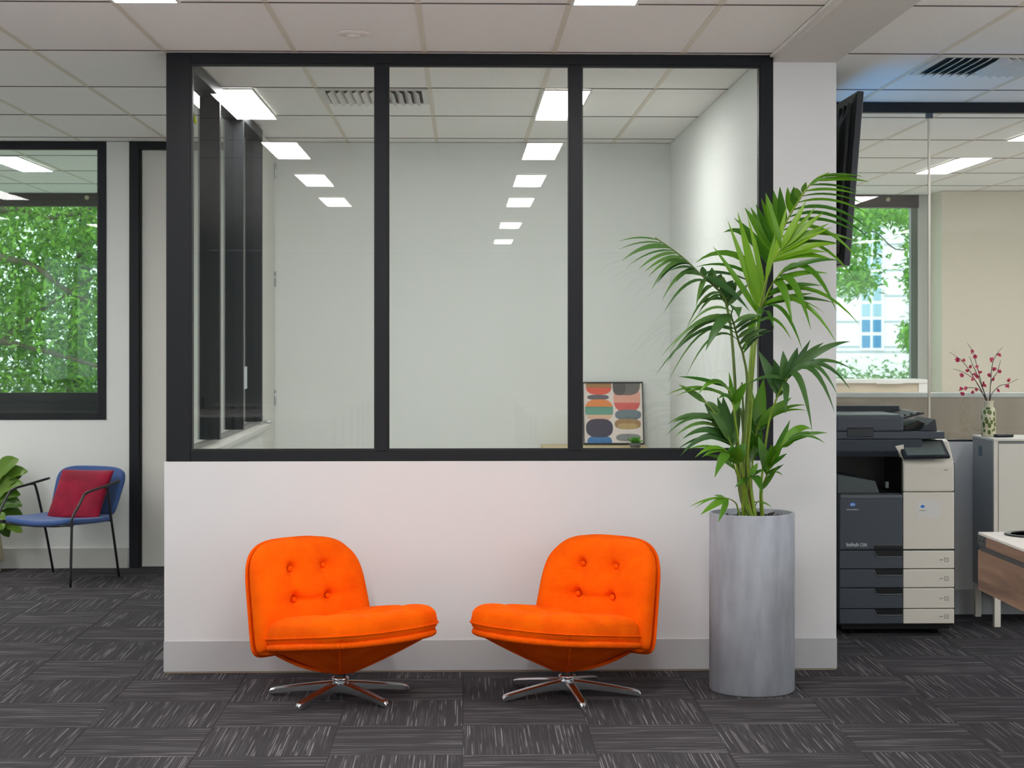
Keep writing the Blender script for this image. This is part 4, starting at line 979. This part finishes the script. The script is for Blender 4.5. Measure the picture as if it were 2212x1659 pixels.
VX, VY = KX+0.048, 1.46
vz = thing('vase', 'cream bottle vase painted with green leaves on the cabinet', 'vase', (VX, VY, KZ))
M_VASE = bpy.data.materials.new('vase_ceramic'); M_VASE.use_nodes = True
nt = M_VASE.node_tree; b = nt.nodes['Principled BSDF']; b.inputs['Roughness'].default_value = 0.3
tc = nt.nodes.new('ShaderNodeTexCoord'); vo = nt.nodes.new('ShaderNodeTexVoronoi'); vo.inputs['Scale'].default_value = 46
mp = nt.nodes.new('ShaderNodeMapping'); mp.inputs['Scale'].default_value = (1, 1, 0.7); mp.inputs['Rotation'].default_value = (0.5, 0.4, 0)
nt.links.new(tc.outputs['Object'], mp.inputs[0]); nt.links.new(mp.outputs[0], vo.inputs['Vector'])
rp = nt.nodes.new('ShaderNodeValToRGB'); rp.color_ramp.elements[0].position = 0.42; rp.color_ramp.elements[0].color = lin((92, 108, 44)); rp.color_ramp.elements[1].position = 0.47; rp.color_ramp.elements[1].color = lin((216, 210, 178))
nt.links.new(vo.outputs['Distance'], rp.inputs[0]); nt.links.new(rp.outputs[0], b.inputs['Base Color'])
lathe('body', [(0, 0), (0.036, 0), (0.039, 0.004), (0.039, 0.145), (0.036, 0.153), (0.029, 0.158), (0.0285, 0.16)], M_VASE, vz, 36)
lathe('neck', [(0.0285, 0.158), (0.026, 0.165), (0.026, 0.186), (0.029, 0.193), (0.028, 0.196), (0.024, 0.196), (0.021, 0.186), (0.021, 0.165), (0.0, 0.162)], mat('vase_glaze', (206, 200, 172), rough=0.3), vz, 36)
bl = thing('blossom_branch', 'artificial pink blossom twigs standing in the leaf painted vase', 'flowers', (VX, VY, KZ+0.17))
def CV(x, y): return 1780+x/4.148, 620+y/4.148
ox = VX-W(*CV(1446, 1020), VY).x; oz = KZ+0.196-W(*CV(1446, 1020), VY).z
M_TWIG = mat('twig_brown', (70, 58, 52), rough=0.8); M_PINK = leaf_mat('pink_petal', (196, 40, 84), (232, 104, 134), 0.2, 0.6)
brs = [[(1440, 1100, 0), (1420, 1010, 0), (1330, 840, -.02), (1240, 700, -.03), (1180, 640, -.04), (1095, 585, -.05)], [(1445, 1100, 0), (1430, 1010, 0), (1390, 890, .01), (1340, 700, .03), (1310, 590, .04), (1258, 505, .05)],
       [(1440, 1090, 0), (1425, 1000, .0), (1345, 790, -.01), (1300, 690, -.02), (1275, 625, -.02)], [(1442, 1095, 0), (1418, 1000, 0), (1330, 840, -.04), (1280, 800, -.06), (1210, 760, -.07), (1130, 735, -.08)],
       [(1450, 1100, 0), (1455, 1010, 0), (1465, 870, .02), (1480, 700, .03), (1520, 600, .04), (1575, 540, .05)], [(1452, 1100, 0), (1458, 1000, 0), (1470, 850, -.02), (1520, 770, -.04), (1555, 660, -.05)],
       [(1455, 1100, 0), (1460, 1010, 0), (1480, 950, .02), (1550, 885, .05), (1620, 870, .06), (1710, 825, .07)], [(1440, 1090, 0), (1420, 1000, 0), (1395, 955, -.02), (1340, 910, -.04), (1250, 905, -.06), (1190, 920, -.07)]]
allp, bro = [], []
for pl in brs:
    sp = spline([W(*CV(x, y), VY+dy)+Vector((ox, 0, oz)) for x, y, dy in pl], 6)
    o = tube('twig', sp, lambda q: 0.0028-0.0017*q, M_TWIG, bl, True, 6); bro.append((o, sp))
vs, fs = [], []
for k in range(5):
    a = 2*PI*k/5; d1 = Vector((math.cos(a), math.sin(a), 0)); d2 = Vector((-math.sin(a), math.cos(a), 0)); b0 = len(vs)
    vs += [Vector((0, 0, 0)), d1*0.006+d2*0.005+Vector((0, 0, 0.004)), d1*0.0125+Vector((0, 0, 0.006)), d1*0.006-d2*0.005+Vector((0, 0, 0.004)), d1*0.006+Vector((0, 0, 0.001))]
    fs += [(b0, b0+1, b0+4), (b0+1, b0+2, b0+4), (b0+2, b0+3, b0+4), (b0+3, b0, b0+4)]
pm = bpy.data.meshes.new('blossom'); pm.from_pydata([tuple(v) for v in vs], [], fs); pm.materials.append(M_PINK)
for (x, y) in [(1165, 650), (1220, 660), (1300, 580), (1325, 630), (1340, 710), (1290, 715), (1255, 750), (1212, 790), (1310, 785), (1365, 765), (1350, 805), (1305, 830), (1395, 865), (1400, 885), (1240, 905), (1195, 920), (1215, 960), (1305, 950), (1335, 920), (1535, 610), (1482, 655), (1500, 735), (1545, 755), (1455, 790), (1497, 830), (1535, 920), (1615, 885), (1630, 835)]:
    br, sp = min(bro, key=lambda q: min((p-W(*CV(x, y), p.y)-Vector((ox, 0, oz))).length for p in q[1]))
    q = min(sp, key=lambda p: (p-W(*CV(x, y), p.y)-Vector((ox, 0, oz))).length)
    for k in range(2):
        o = bpy.data.objects.new('blossom', pm); COL.objects.link(o); o.parent = br
        o.location = W(*CV(x, y), q.y)+Vector((ox, 0, oz))-bl.location+Vector((random.uniform(-.004, .004), random.uniform(-.01, 0), random.uniform(-.004, .004)))
        o.rotation_euler = (random.uniform(0.5, 2.2), random.uniform(-0.8, 0.8), random.uniform(0, 6)); s = random.uniform(0.95, 1.25); o.scale = (s, s, s)
rp_ = W(2168, 940, 1.36)
rm = thing('remote_control', 'slim black remote lying on the cream cabinet', 'remote', (rp_.x, 1.36, KZ+0.0005), math.radians(8))
box('case', -0.052, 0.052, -0.02, 0.02, 0, 0.017, M_BLACK, rm, False, 0.007, 3)
lathe('button', [(0, 0), (0.006, 0), (0.006, 0.002), (0, 0.002)], M_CDARK, rm, 14, (0.02, 0, 0.0168))

# ------------------------------------------------------------------ desk at the right edge
DX, DY1, DZ = W(2113, 1149, -0.6).x, -0.60, 0.0
DZ = W(2113, 1149, -0.6).z
dk = thing('desk', 'wood fronted desk with pale top at the right picture edge', 'desk', (DX+0.4, -1.3, 0))
T_ = dict(parent=dk, world=True)
M_WOOD = wood('walnut_laminate', (104, 76, 58), (150, 116, 92), (3, 0.5, 5)); M_PALE = wood('pale_wood_top', (196, 190, 182), (216, 211, 204), (6, 0.8, 2))
box('top', DX, DX+0.8, -2.1, DY1, DZ-0.012, DZ, M_PALE, **T_, bev=0.002)
box('corner_plate', DX-0.002, DX+0.02, DY1-0.11, DY1, DZ-0.055, DZ-0.013, mat('graphite', (52, 54, 56), rough=0.4), **T_, bev=0.001)
for k in (0.03, 0.08): lathe('screw', [(0, 0), (0.004, 0), (0.004, 0.002), (0, 0.002)], M_CBLACK, dk, 10).matrix_local = Matrix.Translation(Vector((DX-0.002, DY1-k, DZ-0.033))-dk.location) @ Matrix.Rotation(-PI/2, 4, 'Y')
box('rail', DX, DX+0.02, -2.1, DY1-0.11, DZ-0.055, DZ-0.013, M_WOOD, **T_, bev=0.001)
box('shadow_gap', DX+0.006, DX+0.02, -2.1, DY1, DZ-0.078, DZ-0.055, mat('graphite2', (58, 58, 58), rough=0.5), **T_)
box('front_panel', DX-0.002, DX+0.02, -2.1, DY1-0.003, DZ-0.25, DZ-0.078, M_WOOD, **T_, bev=0.001)
box('back_rail', DX+0.02, DX+0.78, DY1-0.03, DY1-0.005, DZ-0.07, DZ-0.013, mat('graphite', (0, 0, 0)), **T_)
for b in (-2.05, DY1-0.07): box('leg', DX+0.5, DX+0.55, b, b+0.05, 0.0, DZ-0.0125, mat('graphite', (0, 0, 0)), **T_)
pr = W(2204, 1157, -0.8)
gm = thing('cable_tray', 'black oval tray let into the pale desk top', 'tray', (DX+0.205, -0.735, DZ+0.0005))
lathe('rim', [(0.105, 0.0), (0.125, 0.0), (0.127, 0.004), (0.122, 0.007), (0.108, 0.007), (0.104, 0.003)], M_CBLACK, gm, 40)
lathe('bowl', [(0, 0.0), (0.106, 0.0), (0.106, 0.003), (0, 0.003)], M_CDARK2, gm, 40)

# ------------------------------------------------------------------ television on the pier side
tvx = 1.90
tv = thing('television', 'black wall television seen edge-on beside the pier', 'television', (tvx, 1.0, 2.33))
M_TV = mat('tv_black', (20, 21, 23), rough=0.32); M_TVE = mat('tv_edge', (62, 64, 70), rough=0.3, metal=0.3)
tv.rotation_euler = (0, math.radians(4.6), 0)
y0, y1, zb, zt = -0.70, 0.72, -0.42, 0.42
bm = bmesh.new()
vb = [(-0.020, y0, zb), (-0.020, y1, zb), (-0.020, y1, zt), (-0.020, y0, zt), (-0.062, y0+0.14, zb+0.06), (-0.062, y1-0.14, zb+0.06), (-0.062, y1-0.14, zt-0.16), (-0.062, y0+0.14, zt-0.16)]
V = [bm.verts.new(v) for v in vb]
for f in ((0, 1, 2, 3), (4, 5, 6, 7), (0, 1, 5, 4), (1, 2, 6, 5), (2, 3, 7, 6), (3, 0, 4, 7)): bm.faces.new([V[i] for i in f])
bmesh.ops.bevel(bm, geom=bm.edges[:], offset=0.006, segments=2, affect='EDGES')
bobj('back_cover', bm, M_TV, tv)
for q in range(3): box('cooling_rib', -0.05+q*0.0, -0.026, y0+0.05+q*0.10, y0+0.075+q*0.10, zb+0.05, zt-0.05, M_TV, tv, False, 0.004)
box('bezel', -0.020, 0.012, y0-0.004, y1+0.004, zb-0.004, zt+0.004, M_TVE, tv, False, 0.004)
M_TVS = mat('tv_screen', (20, 40, 60), rough=0.2, emit=(60, 140, 200), es=2.6)
box('screen', 0.012, 0.0135, y0+0.012, y1-0.012, zb+0.02, zt-0.012, M_TVS, tv)
box('mount_plate', -0.092, -0.062, 0.0, 0.3, -0.2, 0.15, M_BLACK, tv)
box('mount_arm', -0.15, -0.092, 0.1, 0.2, -0.06, 0.04, M_BLACK, tv)

# ------------------------------------------------------------------ ceiling fittings
sd = W(762, 71, -0.6)
sm = thing('smoke_detector', 'small round white smoke detector on the corridor ceiling', 'smoke detector', (sd.x, -0.57, HC))
lathe('base', [(0, 0.0), (0.070, 0.0), (0.070, -0.008), (0.062, -0.013), (0, -0.013)], mat('detector_white', (222, 214, 208), rough=0.5), sm, 36)
lathe('sensor', [(0, -0.013), (0.03, -0.013), (0.026, -0.024), (0, -0.026)], mat('detector_white', (0, 0, 0)), sm, 24)
M_VENT = mat('vent_white', (208, 204, 198), rough=0.45)
def vent(name, x0, x1, y0, y1, label):
    t = thing(name, label, 'vent', ((x0+x1)/2, (y0+y1)/2, HC-0.001))
    a, b = (x1-x0)/2, (y1-y0)/2
    boxes('frame', [(-a, a, -b, -b+0.035, -0.009, 0), (-a, a, b-0.035, b, -0.009, 0), (-a, -a+0.035, -b+0.035, b-0.035, -0.009, 0), (a-0.035, a, -b+0.035, b-0.035, -0.009, 0)], M_VENT, t)
    box('void', -a+0.035, a-0.035, -b+0.035, b-0.035, -0.0015, 0, mat('vent_void', (60, 60, 58), rough=0.9), t)
    n = 11
    for k in range(n):
        c = -a+0.07+(2*a-0.14)*k/(n-1); s = -1 if k < n/2 else 1
        prof = [(c-0.017*s, -0.002), (c-0.006*s, -0.012), (c+0.016*s, -0.026), (c+0.021*s, -0.026), (c+0.000*s, -0.010), (c-0.012*s, -0.002)]
        prism('louvre_blade', prof, 'y', -b+0.036, b-0.036, M_VENT, t)
    return t
vent('air_vent', -0.77, -0.185, 1.17, 1.755, 'square louvred air vent in the meeting room ceiling')
vent('air_vent', 2.235, 2.81, -0.03, 0.56, 'square louvred air vent in the ceiling beside the television')

# ------------------------------------------------------------------ inside the meeting room
q = W(1175, 962, 3.3); q2 = W(1405, 962, 3.3)
CZ = 0.832
cr = thing('low_cabinet', 'pale timber cabinet against the meeting room back wall', 'cabinet', ((q.x+q2.x)/2, 3.55, 0))
T_ = dict(parent=cr, world=True)
M_BIRCH = wood('birch', (196, 176, 134), (214, 196, 156), (0.6, 4, 4))
box('top', q.x, q2.x, 3.30, 3.79, CZ-0.025, CZ, M_BIRCH, **T_, bev=0.003)
box('carcass', q.x+0.015, q2.x-0.015, 3.33, 3.785, 0.06, CZ-0.025, M_BIRCH, **T_)
for k in (0, 1): box('door', q.x+0.02+k*((q2.x-q.x)/2-0.015), q.x+0.02+(k+1)*((q2.x-q.x)/2-0.02), 3.312, 3.33, 0.08, CZ-0.035, M_WHITE, **T_, bev=0.002)
box('plinth', q.x+0.03, q2.x-0.03, 3.36, 3.77, 0.0, 0.06, M_BLACK, **T_)
# framed abstract print of stacked rounded shapes, leaning on the wall
fu0, fu1 = W(1259.5, 900, 3.70).x, W(1391, 900, 3.70).x
ftop = W(1320, 820, 3.77).z
pf = thing('framed_print', 'black framed abstract print of stacked rounded colour shapes', 'picture', ((fu0+fu1)/2, 3.66, CZ+0.0075))
FW, FH = (fu1-fu0), ftop-CZ-0.008
TH = math.asin(0.11/FH)
pf.rotation_euler = (-TH, 0, 0)
a = FW/2
boxes('frame', [(-a, -a+0.008, 0, 0.022, 0, FH), (a-0.008, a, 0, 0.022, 0, FH), (-a+0.008, a-0.008, 0, 0.022, FH-0.008, FH), (-a+0.008, a-0.008, 0, 0.022, 0, 0.008)], mat('frame_black', (30, 31, 33), rough=0.4), pf)
sheet_ = box('paper', -a+0.008, a-0.008, 0.010, 0.02, 0.008, FH-0.008, mat('print_paper', (226, 214, 208), rough=0.6), pf)
def shape(x0, x1, z0, z1, rgb, lay, cut=None):
    """rounded colour shape in print coordinates (0..100 across, 0 top .. 100 down); cut keeps rows between two heights"""
    sx = (FW-0.016)/100; sz = (FH-0.016)/104
    xc, zc, rx, rz = (x0+x1)/2, (z0+z1)/2, (x1-x0)/2, (z1-z0)/2
    pts = []
    for k in range(40):
        an = 2*PI*k/40; c, s = math.cos(an), math.sin(an)
        X = xc+rx*math.copysign(abs(c)**0.72, c); Z = zc+rz*math.copysign(abs(s)**0.78, s)
        if cut: Z = min(max(Z, cut[0]), cut[1])
        Z = min(max(Z, 0), 104)
        pts.append((-a+0.008+X*sx, FH-0.008-Z*sz))
    prism('colour_shape', pts, 'y', 0.0098-lay*0.0004, 0.0101, mat('ink_%d_%d_%d' % rgb, rgb, rough=0.6), sheet_)
for s_ in [(4, 48, -10, 20, (222, 92, 72), 1), (4, 48, -10, 20, (160, 118, 72), 2, (-10, 8)), (6, 43, 20, 29, (98, 88, 96), 1), (2, 50, 28, 66, (216, 176, 150), 1), (2, 50, 28, 66, (86, 144, 126), 2, (28, 55)), (2, 50, 28, 66, (222, 130, 62), 3, (28, 41)),
           (3, 49, 62, 94, (66, 60, 80), 4), (5, 47, 91, 112, (58, 116, 172), 3), (51, 97, 4, 50, (208, 88, 82), 1), (51, 97, 4, 50, (224, 160, 142), 2, (4, 34)), (50, 97, -16, 21, (110, 104, 100), 3), (50, 72, -10, 21, (84, 78, 78), 4),
           (53, 98, 46, 64, (94, 110, 120), 3), (52, 97, 62, 80, (160, 126, 86), 4), (57, 92, 70, 80, (186, 158, 108), 5), (54, 96, 88, 101, (130, 132, 134), 3)]:
    shape(*s_)
gp = W(1372, 968, 3.40)
sp_ = thing('succulent', 'small bright green succulent in front of the framed print', 'plant', (gp.x, 3.40, CZ+0.0005))
lathe('pot', [(0, 0), (0.032, 0), (0.036, 0.01), (0.038, 0.03), (0.034, 0.03), (0.032, 0.024), (0, 0.024)], mat('pot_grey', (90, 92, 92), rough=0.6), sp_, 24)
M_SUC = leaf_mat('succulent_leaf', (62, 140, 26), (104, 184, 40), 0.2, 0.4)
for k in range(16):
    an = k*2.4; el = 0.35+0.07*k; L = 0.07-0.0016*k
    d = Vector((math.cos(an)*math.cos(el), math.sin(an)*math.cos(el), math.sin(el)))
    p0 = Vector((0, 0, 0.024)); vs, fs = leaflet_geo(p0, p0+d*L*0.5+Vector((0, 0, -0.004)), p0+d*L, 0.036, Vector((0, -0.3, 1)), 5, 0.35)
    pobj('leaf', vs, fs, M_SUC, sp_, False, True, fix=False)
# paper notice on the side glazing and lime tag near the corner post
yy = 2.50
nb = W(548, 840, yy); ntp = W(548, 792, yy)
o = box('paper_notice', -1.3136, -1.3124, yy-0.12, yy+0.09, nb.z, ntp.z, mat('notice_paper', (196, 206, 208), rough=0.6)); tag(o, 'pale paper notice stuck on the side glazing of the meeting room', 'notice')
lt = W(422, 255, 0.10)
o = pobj('lime_tag', [(-1.262+0.0005, 0.09, lt.z+0.028), (-1.262+0.0005, 0.09, lt.z-0.022), (-1.262+0.012, 0.094, lt.z-0.030), (-1.262+0.014, 0.096, lt.z-0.012), (-1.262+0.002, 0.09, lt.z+0.03), (-1.262+0.0005, 0.104, lt.z+0.028), (-1.262+0.0005, 0.104, lt.z-0.022), (-1.262+0.012, 0.108, lt.z-0.030), (-1.262+0.014, 0.11, lt.z-0.012)],
         [(0, 1, 2, 3), (5, 8, 7, 6), (1, 6, 7, 2), (2, 7, 8, 3), (0, 5, 6, 1), (0, 3, 8, 5)], mat('lime', (190, 205, 20), rough=0.5)); tag(o, 'small lime green tag on the dark corner post', 'tag')

# ------------------------------------------------------------------ room behind the copier
sr = thing('desk_screen', 'long beige desk screen with silver top rail behind the glass', 'screen', (4.0, 2.3, 0))
zr = W(1950, 848, 2.3).z
box('panel', 1.80, 6.9, 2.29, 2.315, 0.06, zr-0.03, mat('beige_screen', (176, 160, 142), rough=0.25, noise=0.12, nscale=3, stretch=(1.5, 1, 0.1)), sr, True)
box('top_rail', 1.80, 6.9, 2.28, 2.325, zr-0.03, zr, mat('rail_silver', (214, 214, 208), rough=0.35), sr, True, 0.006)
for xx in (1.85, 3.2, 4.6, 6.8): box('foot', xx-0.02, xx+0.02, 2.2, 2.4, 0.0, 0.06, M_CABS, sr, True)
lb = W(1999, 820, 6.6)
sb = thing('storage_unit', 'low white storage unit under the exterior window behind the copier', 'storage unit', (lb.x-0.7, 6.8, 0))
box('body', lb.x-1.6, lb.x, 6.6, 7.0, 0.0, lb.z-0.03, mat('unit_cream', (212, 198, 176), rough=0.5), sb, True)
box('top', lb.x-1.62, lb.x+0.02, 6.58, 7.0, lb.z-0.03, lb.z, M_WHITE, sb, True, 0.003)
box('side_panel', lb.x-0.06, lb.x+0.015, 6.585, 6.6, 0.0, lb.z-0.03, M_WHITE, sb, True)
box('label_holder', W(1893, 826, 6.58).x, W(1950, 826, 6.58).x, 6.572, 6.58, lb.z-0.035, lb.z-0.012, M_WHITE, sb, True)

# ------------------------------------------------------------------ open office behind the camera (mirrored in the glass)
M_DESK = mat('desk_white', (232, 230, 226), rough=0.5)
k = 0
for yy in (-11.5, -14.5, -17.0):  # unseen desks added so their white tops throw light onto the ceiling
    for xx in (-4.6, -2.2, 1.6, 4.4):
        t = thing('office_desk', 'white office desk added to bounce light, mirrored faintly in the glass', 'desk', (xx, yy, 0), 0, 'white desks added in the open office')
        box('top', -0.9, 0.9, -0.75, 0.75, 0.70, 0.73, M_DESK, t, False, 0.003)
        for a in (-0.84, 0.80):
            for b in (-0.7, 0.66): box('leg', a, a+0.04, b, b+0.04, 0.0, 0.70, M_CABS, t)

# ------------------------------------------------------------------ outside: ground, trees, hedge, building
g = box('ground', -60, 80, YF+0.3, 120, -0.5, -0.3, mat('paving', (170, 168, 160), rough=0.9, noise=0.1, nscale=1)); g['kind'] = 'structure'
def leaf_cloud(name, n, pick, L, wd, m, parent, rnd):
    vs, fs = [], []
    for k in range(n):
        c = pick()
        if c is None: continue
        d = Vector((rnd.gauss(0, 1), rnd.gauss(0, 1), rnd.gauss(-0.35, 0.8))).normalized()*L*rnd.uniform(0.6, 1.25)
        s, u = frame_of(d, Vector((rnd.gauss(0, 0.5), rnd.gauss(0, 0.5), 1)).normalized()); s = s*wd*rnd.uniform(0.7, 1.2); u = u*wd*0.35
        b0 = len(vs); vs += [c, c+d*0.5+s+u, c+d, c+d*0.5-s+u]
        fs += [(b0, b0+1, b0+2), (b0, b0+2, b0+3)]
    o = pobj(name, vs, fs, m, parent, True, False, fix=False); o['kind'] = 'stuff'
    return o
rnd = random.Random(11)
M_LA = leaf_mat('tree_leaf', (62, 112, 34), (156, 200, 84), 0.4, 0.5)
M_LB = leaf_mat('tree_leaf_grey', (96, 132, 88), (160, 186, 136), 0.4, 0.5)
M_BARK = mat('bark', (104, 92, 76), rough=0.9, noise=0.3, nscale=9)
tr = thing('tree', 'broad leafy tree filling the office window on the left', 'tree', (-6.9, 13.2, -0.3))
tube('trunk', spline([(-6.9, 13.2, -0.3), (-6.8, 13.1, 1.2), (-6.6, 12.8, 2.4), (-6.2, 12.6, 4.2)], 6), lambda q: 0.2-0.1*q, M_BARK, tr, True, 10)
BR = [[(-6.8, 13.1, 1.3), (-5.6, 12.0, 1.5), W(40, 745, 11.6), W(225, 795, 11.4), W(420, 850, 11.2)], [(-6.6, 12.9, 2.2), (-5.8, 12.4, 2.5), W(60, 570, 11.9), W(150, 630, 11.8), W(260, 668, 11.7), W(420, 640, 11.6)],
      [(-6.5, 12.8, 2.5), (-5.2, 12.0, 3.0), W(120, 470, 11.9), W(300, 420, 11.8)], [(-6.8, 13.1, 1.2), (-5.9, 12.2, 1.0), W(60, 690, 12.1), W(200, 600, 12.2)]]
for b_ in BR: tube('branch', spline(b_, 7), lambda q: 0.05-0.038*q, M_BARK, tr, True, 7)
ctr = []
for k in range(330):
    ctr.append((Vector((rnd.uniform(-8.6, -2.0), rnd.uniform(11.0, 13.8), rnd.uniform(0.1, 5.2))), rnd.uniform(0.18, 0.5)))
def pickA():
    c, r = rnd.choice(ctr); return c+Vector((rnd.gauss(0, r), rnd.gauss(0, r), rnd.gauss(0, r*0.7)))
leaf_cloud('foliage', 46000, pickA, 0.12, 0.022, M_LA, tr, rnd)
tr2 = thing('tree', 'paler grey green tree standing behind the branches in the left window', 'tree', (-5.5, 17.0, -0.3))
tube('trunk', spline([(-5.5, 17, -0.3), (-5.4, 17, 2), (-5.2, 17, 4.5)], 6), lambda q: 0.16-0.08*q, M_BARK, tr2, True, 8)
def pickB(): return Vector((rnd.uniform(-9.5, -3.0), rnd.uniform(15.8, 18), rnd.uniform(-0.2, 6)))
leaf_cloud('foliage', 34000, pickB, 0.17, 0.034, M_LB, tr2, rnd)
# right window: tree on the left and right of the view
tr3 = thing('tree', 'leafy tree outside the exterior window behind the copier', 'tree', (8.8, 15.4, -0.3))
tube('trunk', spline([(8.8, 15.4, -0.3), (8.7, 15.3, 1.5), (8.4, 15.1, 3), (8.0, 15, 4.5)], 6), lambda q: 0.14-0.07*q, M_BARK, tr3, True, 8)
for b_ in ([(8.6, 15.2, 2.2), (6.5, 14.8, 3.1), W(1950, 540, 14.3), W(1880, 500, 14.2), W(1790, 560, 14.1)], [(8.45, 15.1, 2.8), (6.5, 14.9, 3.5), W(1960, 480, 14.4), W(1890, 440, 14.4), W(1800, 480, 14.4)]):
    tube('branch', spline(b_, 6), lambda q: 0.014-0.008*q, M_BARK, tr3, True, 6)
CL = [(1830, 470, 60, 40), (1850, 540, 50, 45), (1840, 610, 40, 30), (1880, 470, 40, 30), (1960, 470, 30, 30), (1985, 520, 28, 40), (1975, 600, 22, 40), (1985, 740, 22, 45), (1965, 720, 18, 25), (1860, 600, 30, 20), (1780, 520, 40, 60), (1740, 600, 40, 70), (2040, 560, 40, 80), (2050, 700, 40, 70), (1920, 460, 50, 20)]
def pickC():
    u, v, a, b = rnd.choice(CL); y = rnd.uniform(13.6, 15.6)
    return W(u+rnd.gauss(0, a*0.55), v+rnd.gauss(0, b*0.55), y)
leaf_cloud('foliage', 5200, pickC, 0.12, 0.026, leaf_mat('tree_leaf_fresh', (70, 124, 50), (140, 196, 80), 0.45, 0.5), tr3, rnd)
hg = thing('hedge', 'clipped green hedge in front of the white building', 'hedge', (7.5, 18.5, -0.3))
def pickH():
    z = rnd.uniform(-0.3, 1.0)+max(0, rnd.gauss(0, 0.16)); return Vector((rnd.uniform(3.5, 11.5), rnd.uniform(18.1, 18.9), z))
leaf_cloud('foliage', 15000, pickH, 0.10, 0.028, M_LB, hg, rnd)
boxes('stems', [(3.6+q*0.5, 3.65+q*0.5, 18.45, 18.5, -0.3, 0.9) for q in range(16)], M_BARK, hg, True)
# white building across the street
bd = thing('building', 'white panelled building with blue windows beyond the trees', 'building', (14.0, 42.0, -0.3), math.radians(-26))
M_BW = mat('building_white', (226, 228, 230), rough=0.7); M_BJ = mat('panel_joint', (170, 176, 182), rough=0.8)
M_BG = mat('blue_window', (70, 132, 176), rough=0.12, spec=0.8); M_BG2 = mat('pale_blue_window', (150, 184, 200), rough=0.15, spec=0.8)
box('wall', -22, 22, 0.0, 8, 0, 14, M_BW, bd)
PHI = math.radians(-26); bdir = Vector((math.cos(PHI), math.sin(PHI), 0)); bn = Vector((-math.sin(PHI), math.cos(PHI), 0)); BP = Vector((14, 42, -0.3)); CP = Vector((0, CAM_Y, EYE))
def PB(u, v):
    d = W(u, v, 10)-CP; p = CP+d*(bn.dot(BP-CP)/bn.dot(d)); return bdir.dot(p-BP), p.z+0.3
zrow = [PB(1830, v)[1] for v in (760, 749, 695, 640, 585, 530, 475)]
for z in zrow: box('panel_joint', -22, 22, -0.012, 0.002, z-0.03, z+0.03, M_BJ, bd)
def bwin(u0, u1, v0, v1, rows, deep):
    x0, zt_ = PB(u0, v0); x1, _ = PB(u1, v0); zb_ = PB(u0, v1)[1]
    f = box('window', x0, x1, -0.03, 0.003, zb_, zt_, M_BW, bd)
    for r in range(rows):
        for c in range(2):
            xa = x0+0.06+(x1-x0-0.06)*c/2; xb = xa+(x1-x0-0.06)/2-0.08
            za = zb_+0.08+(zt_-zb_-0.08)*r/rows; zc = za+(zt_-zb_-0.08)/rows-0.10
            box('pane', xa, xb, -0.045, -0.031, za, zc, M_BG if r < deep else M_BG2, f)
for k_ in range(-2, 5):
    du = k_*104
    bwin(1858+du, 1910+du, 480, 757, 8, 2)
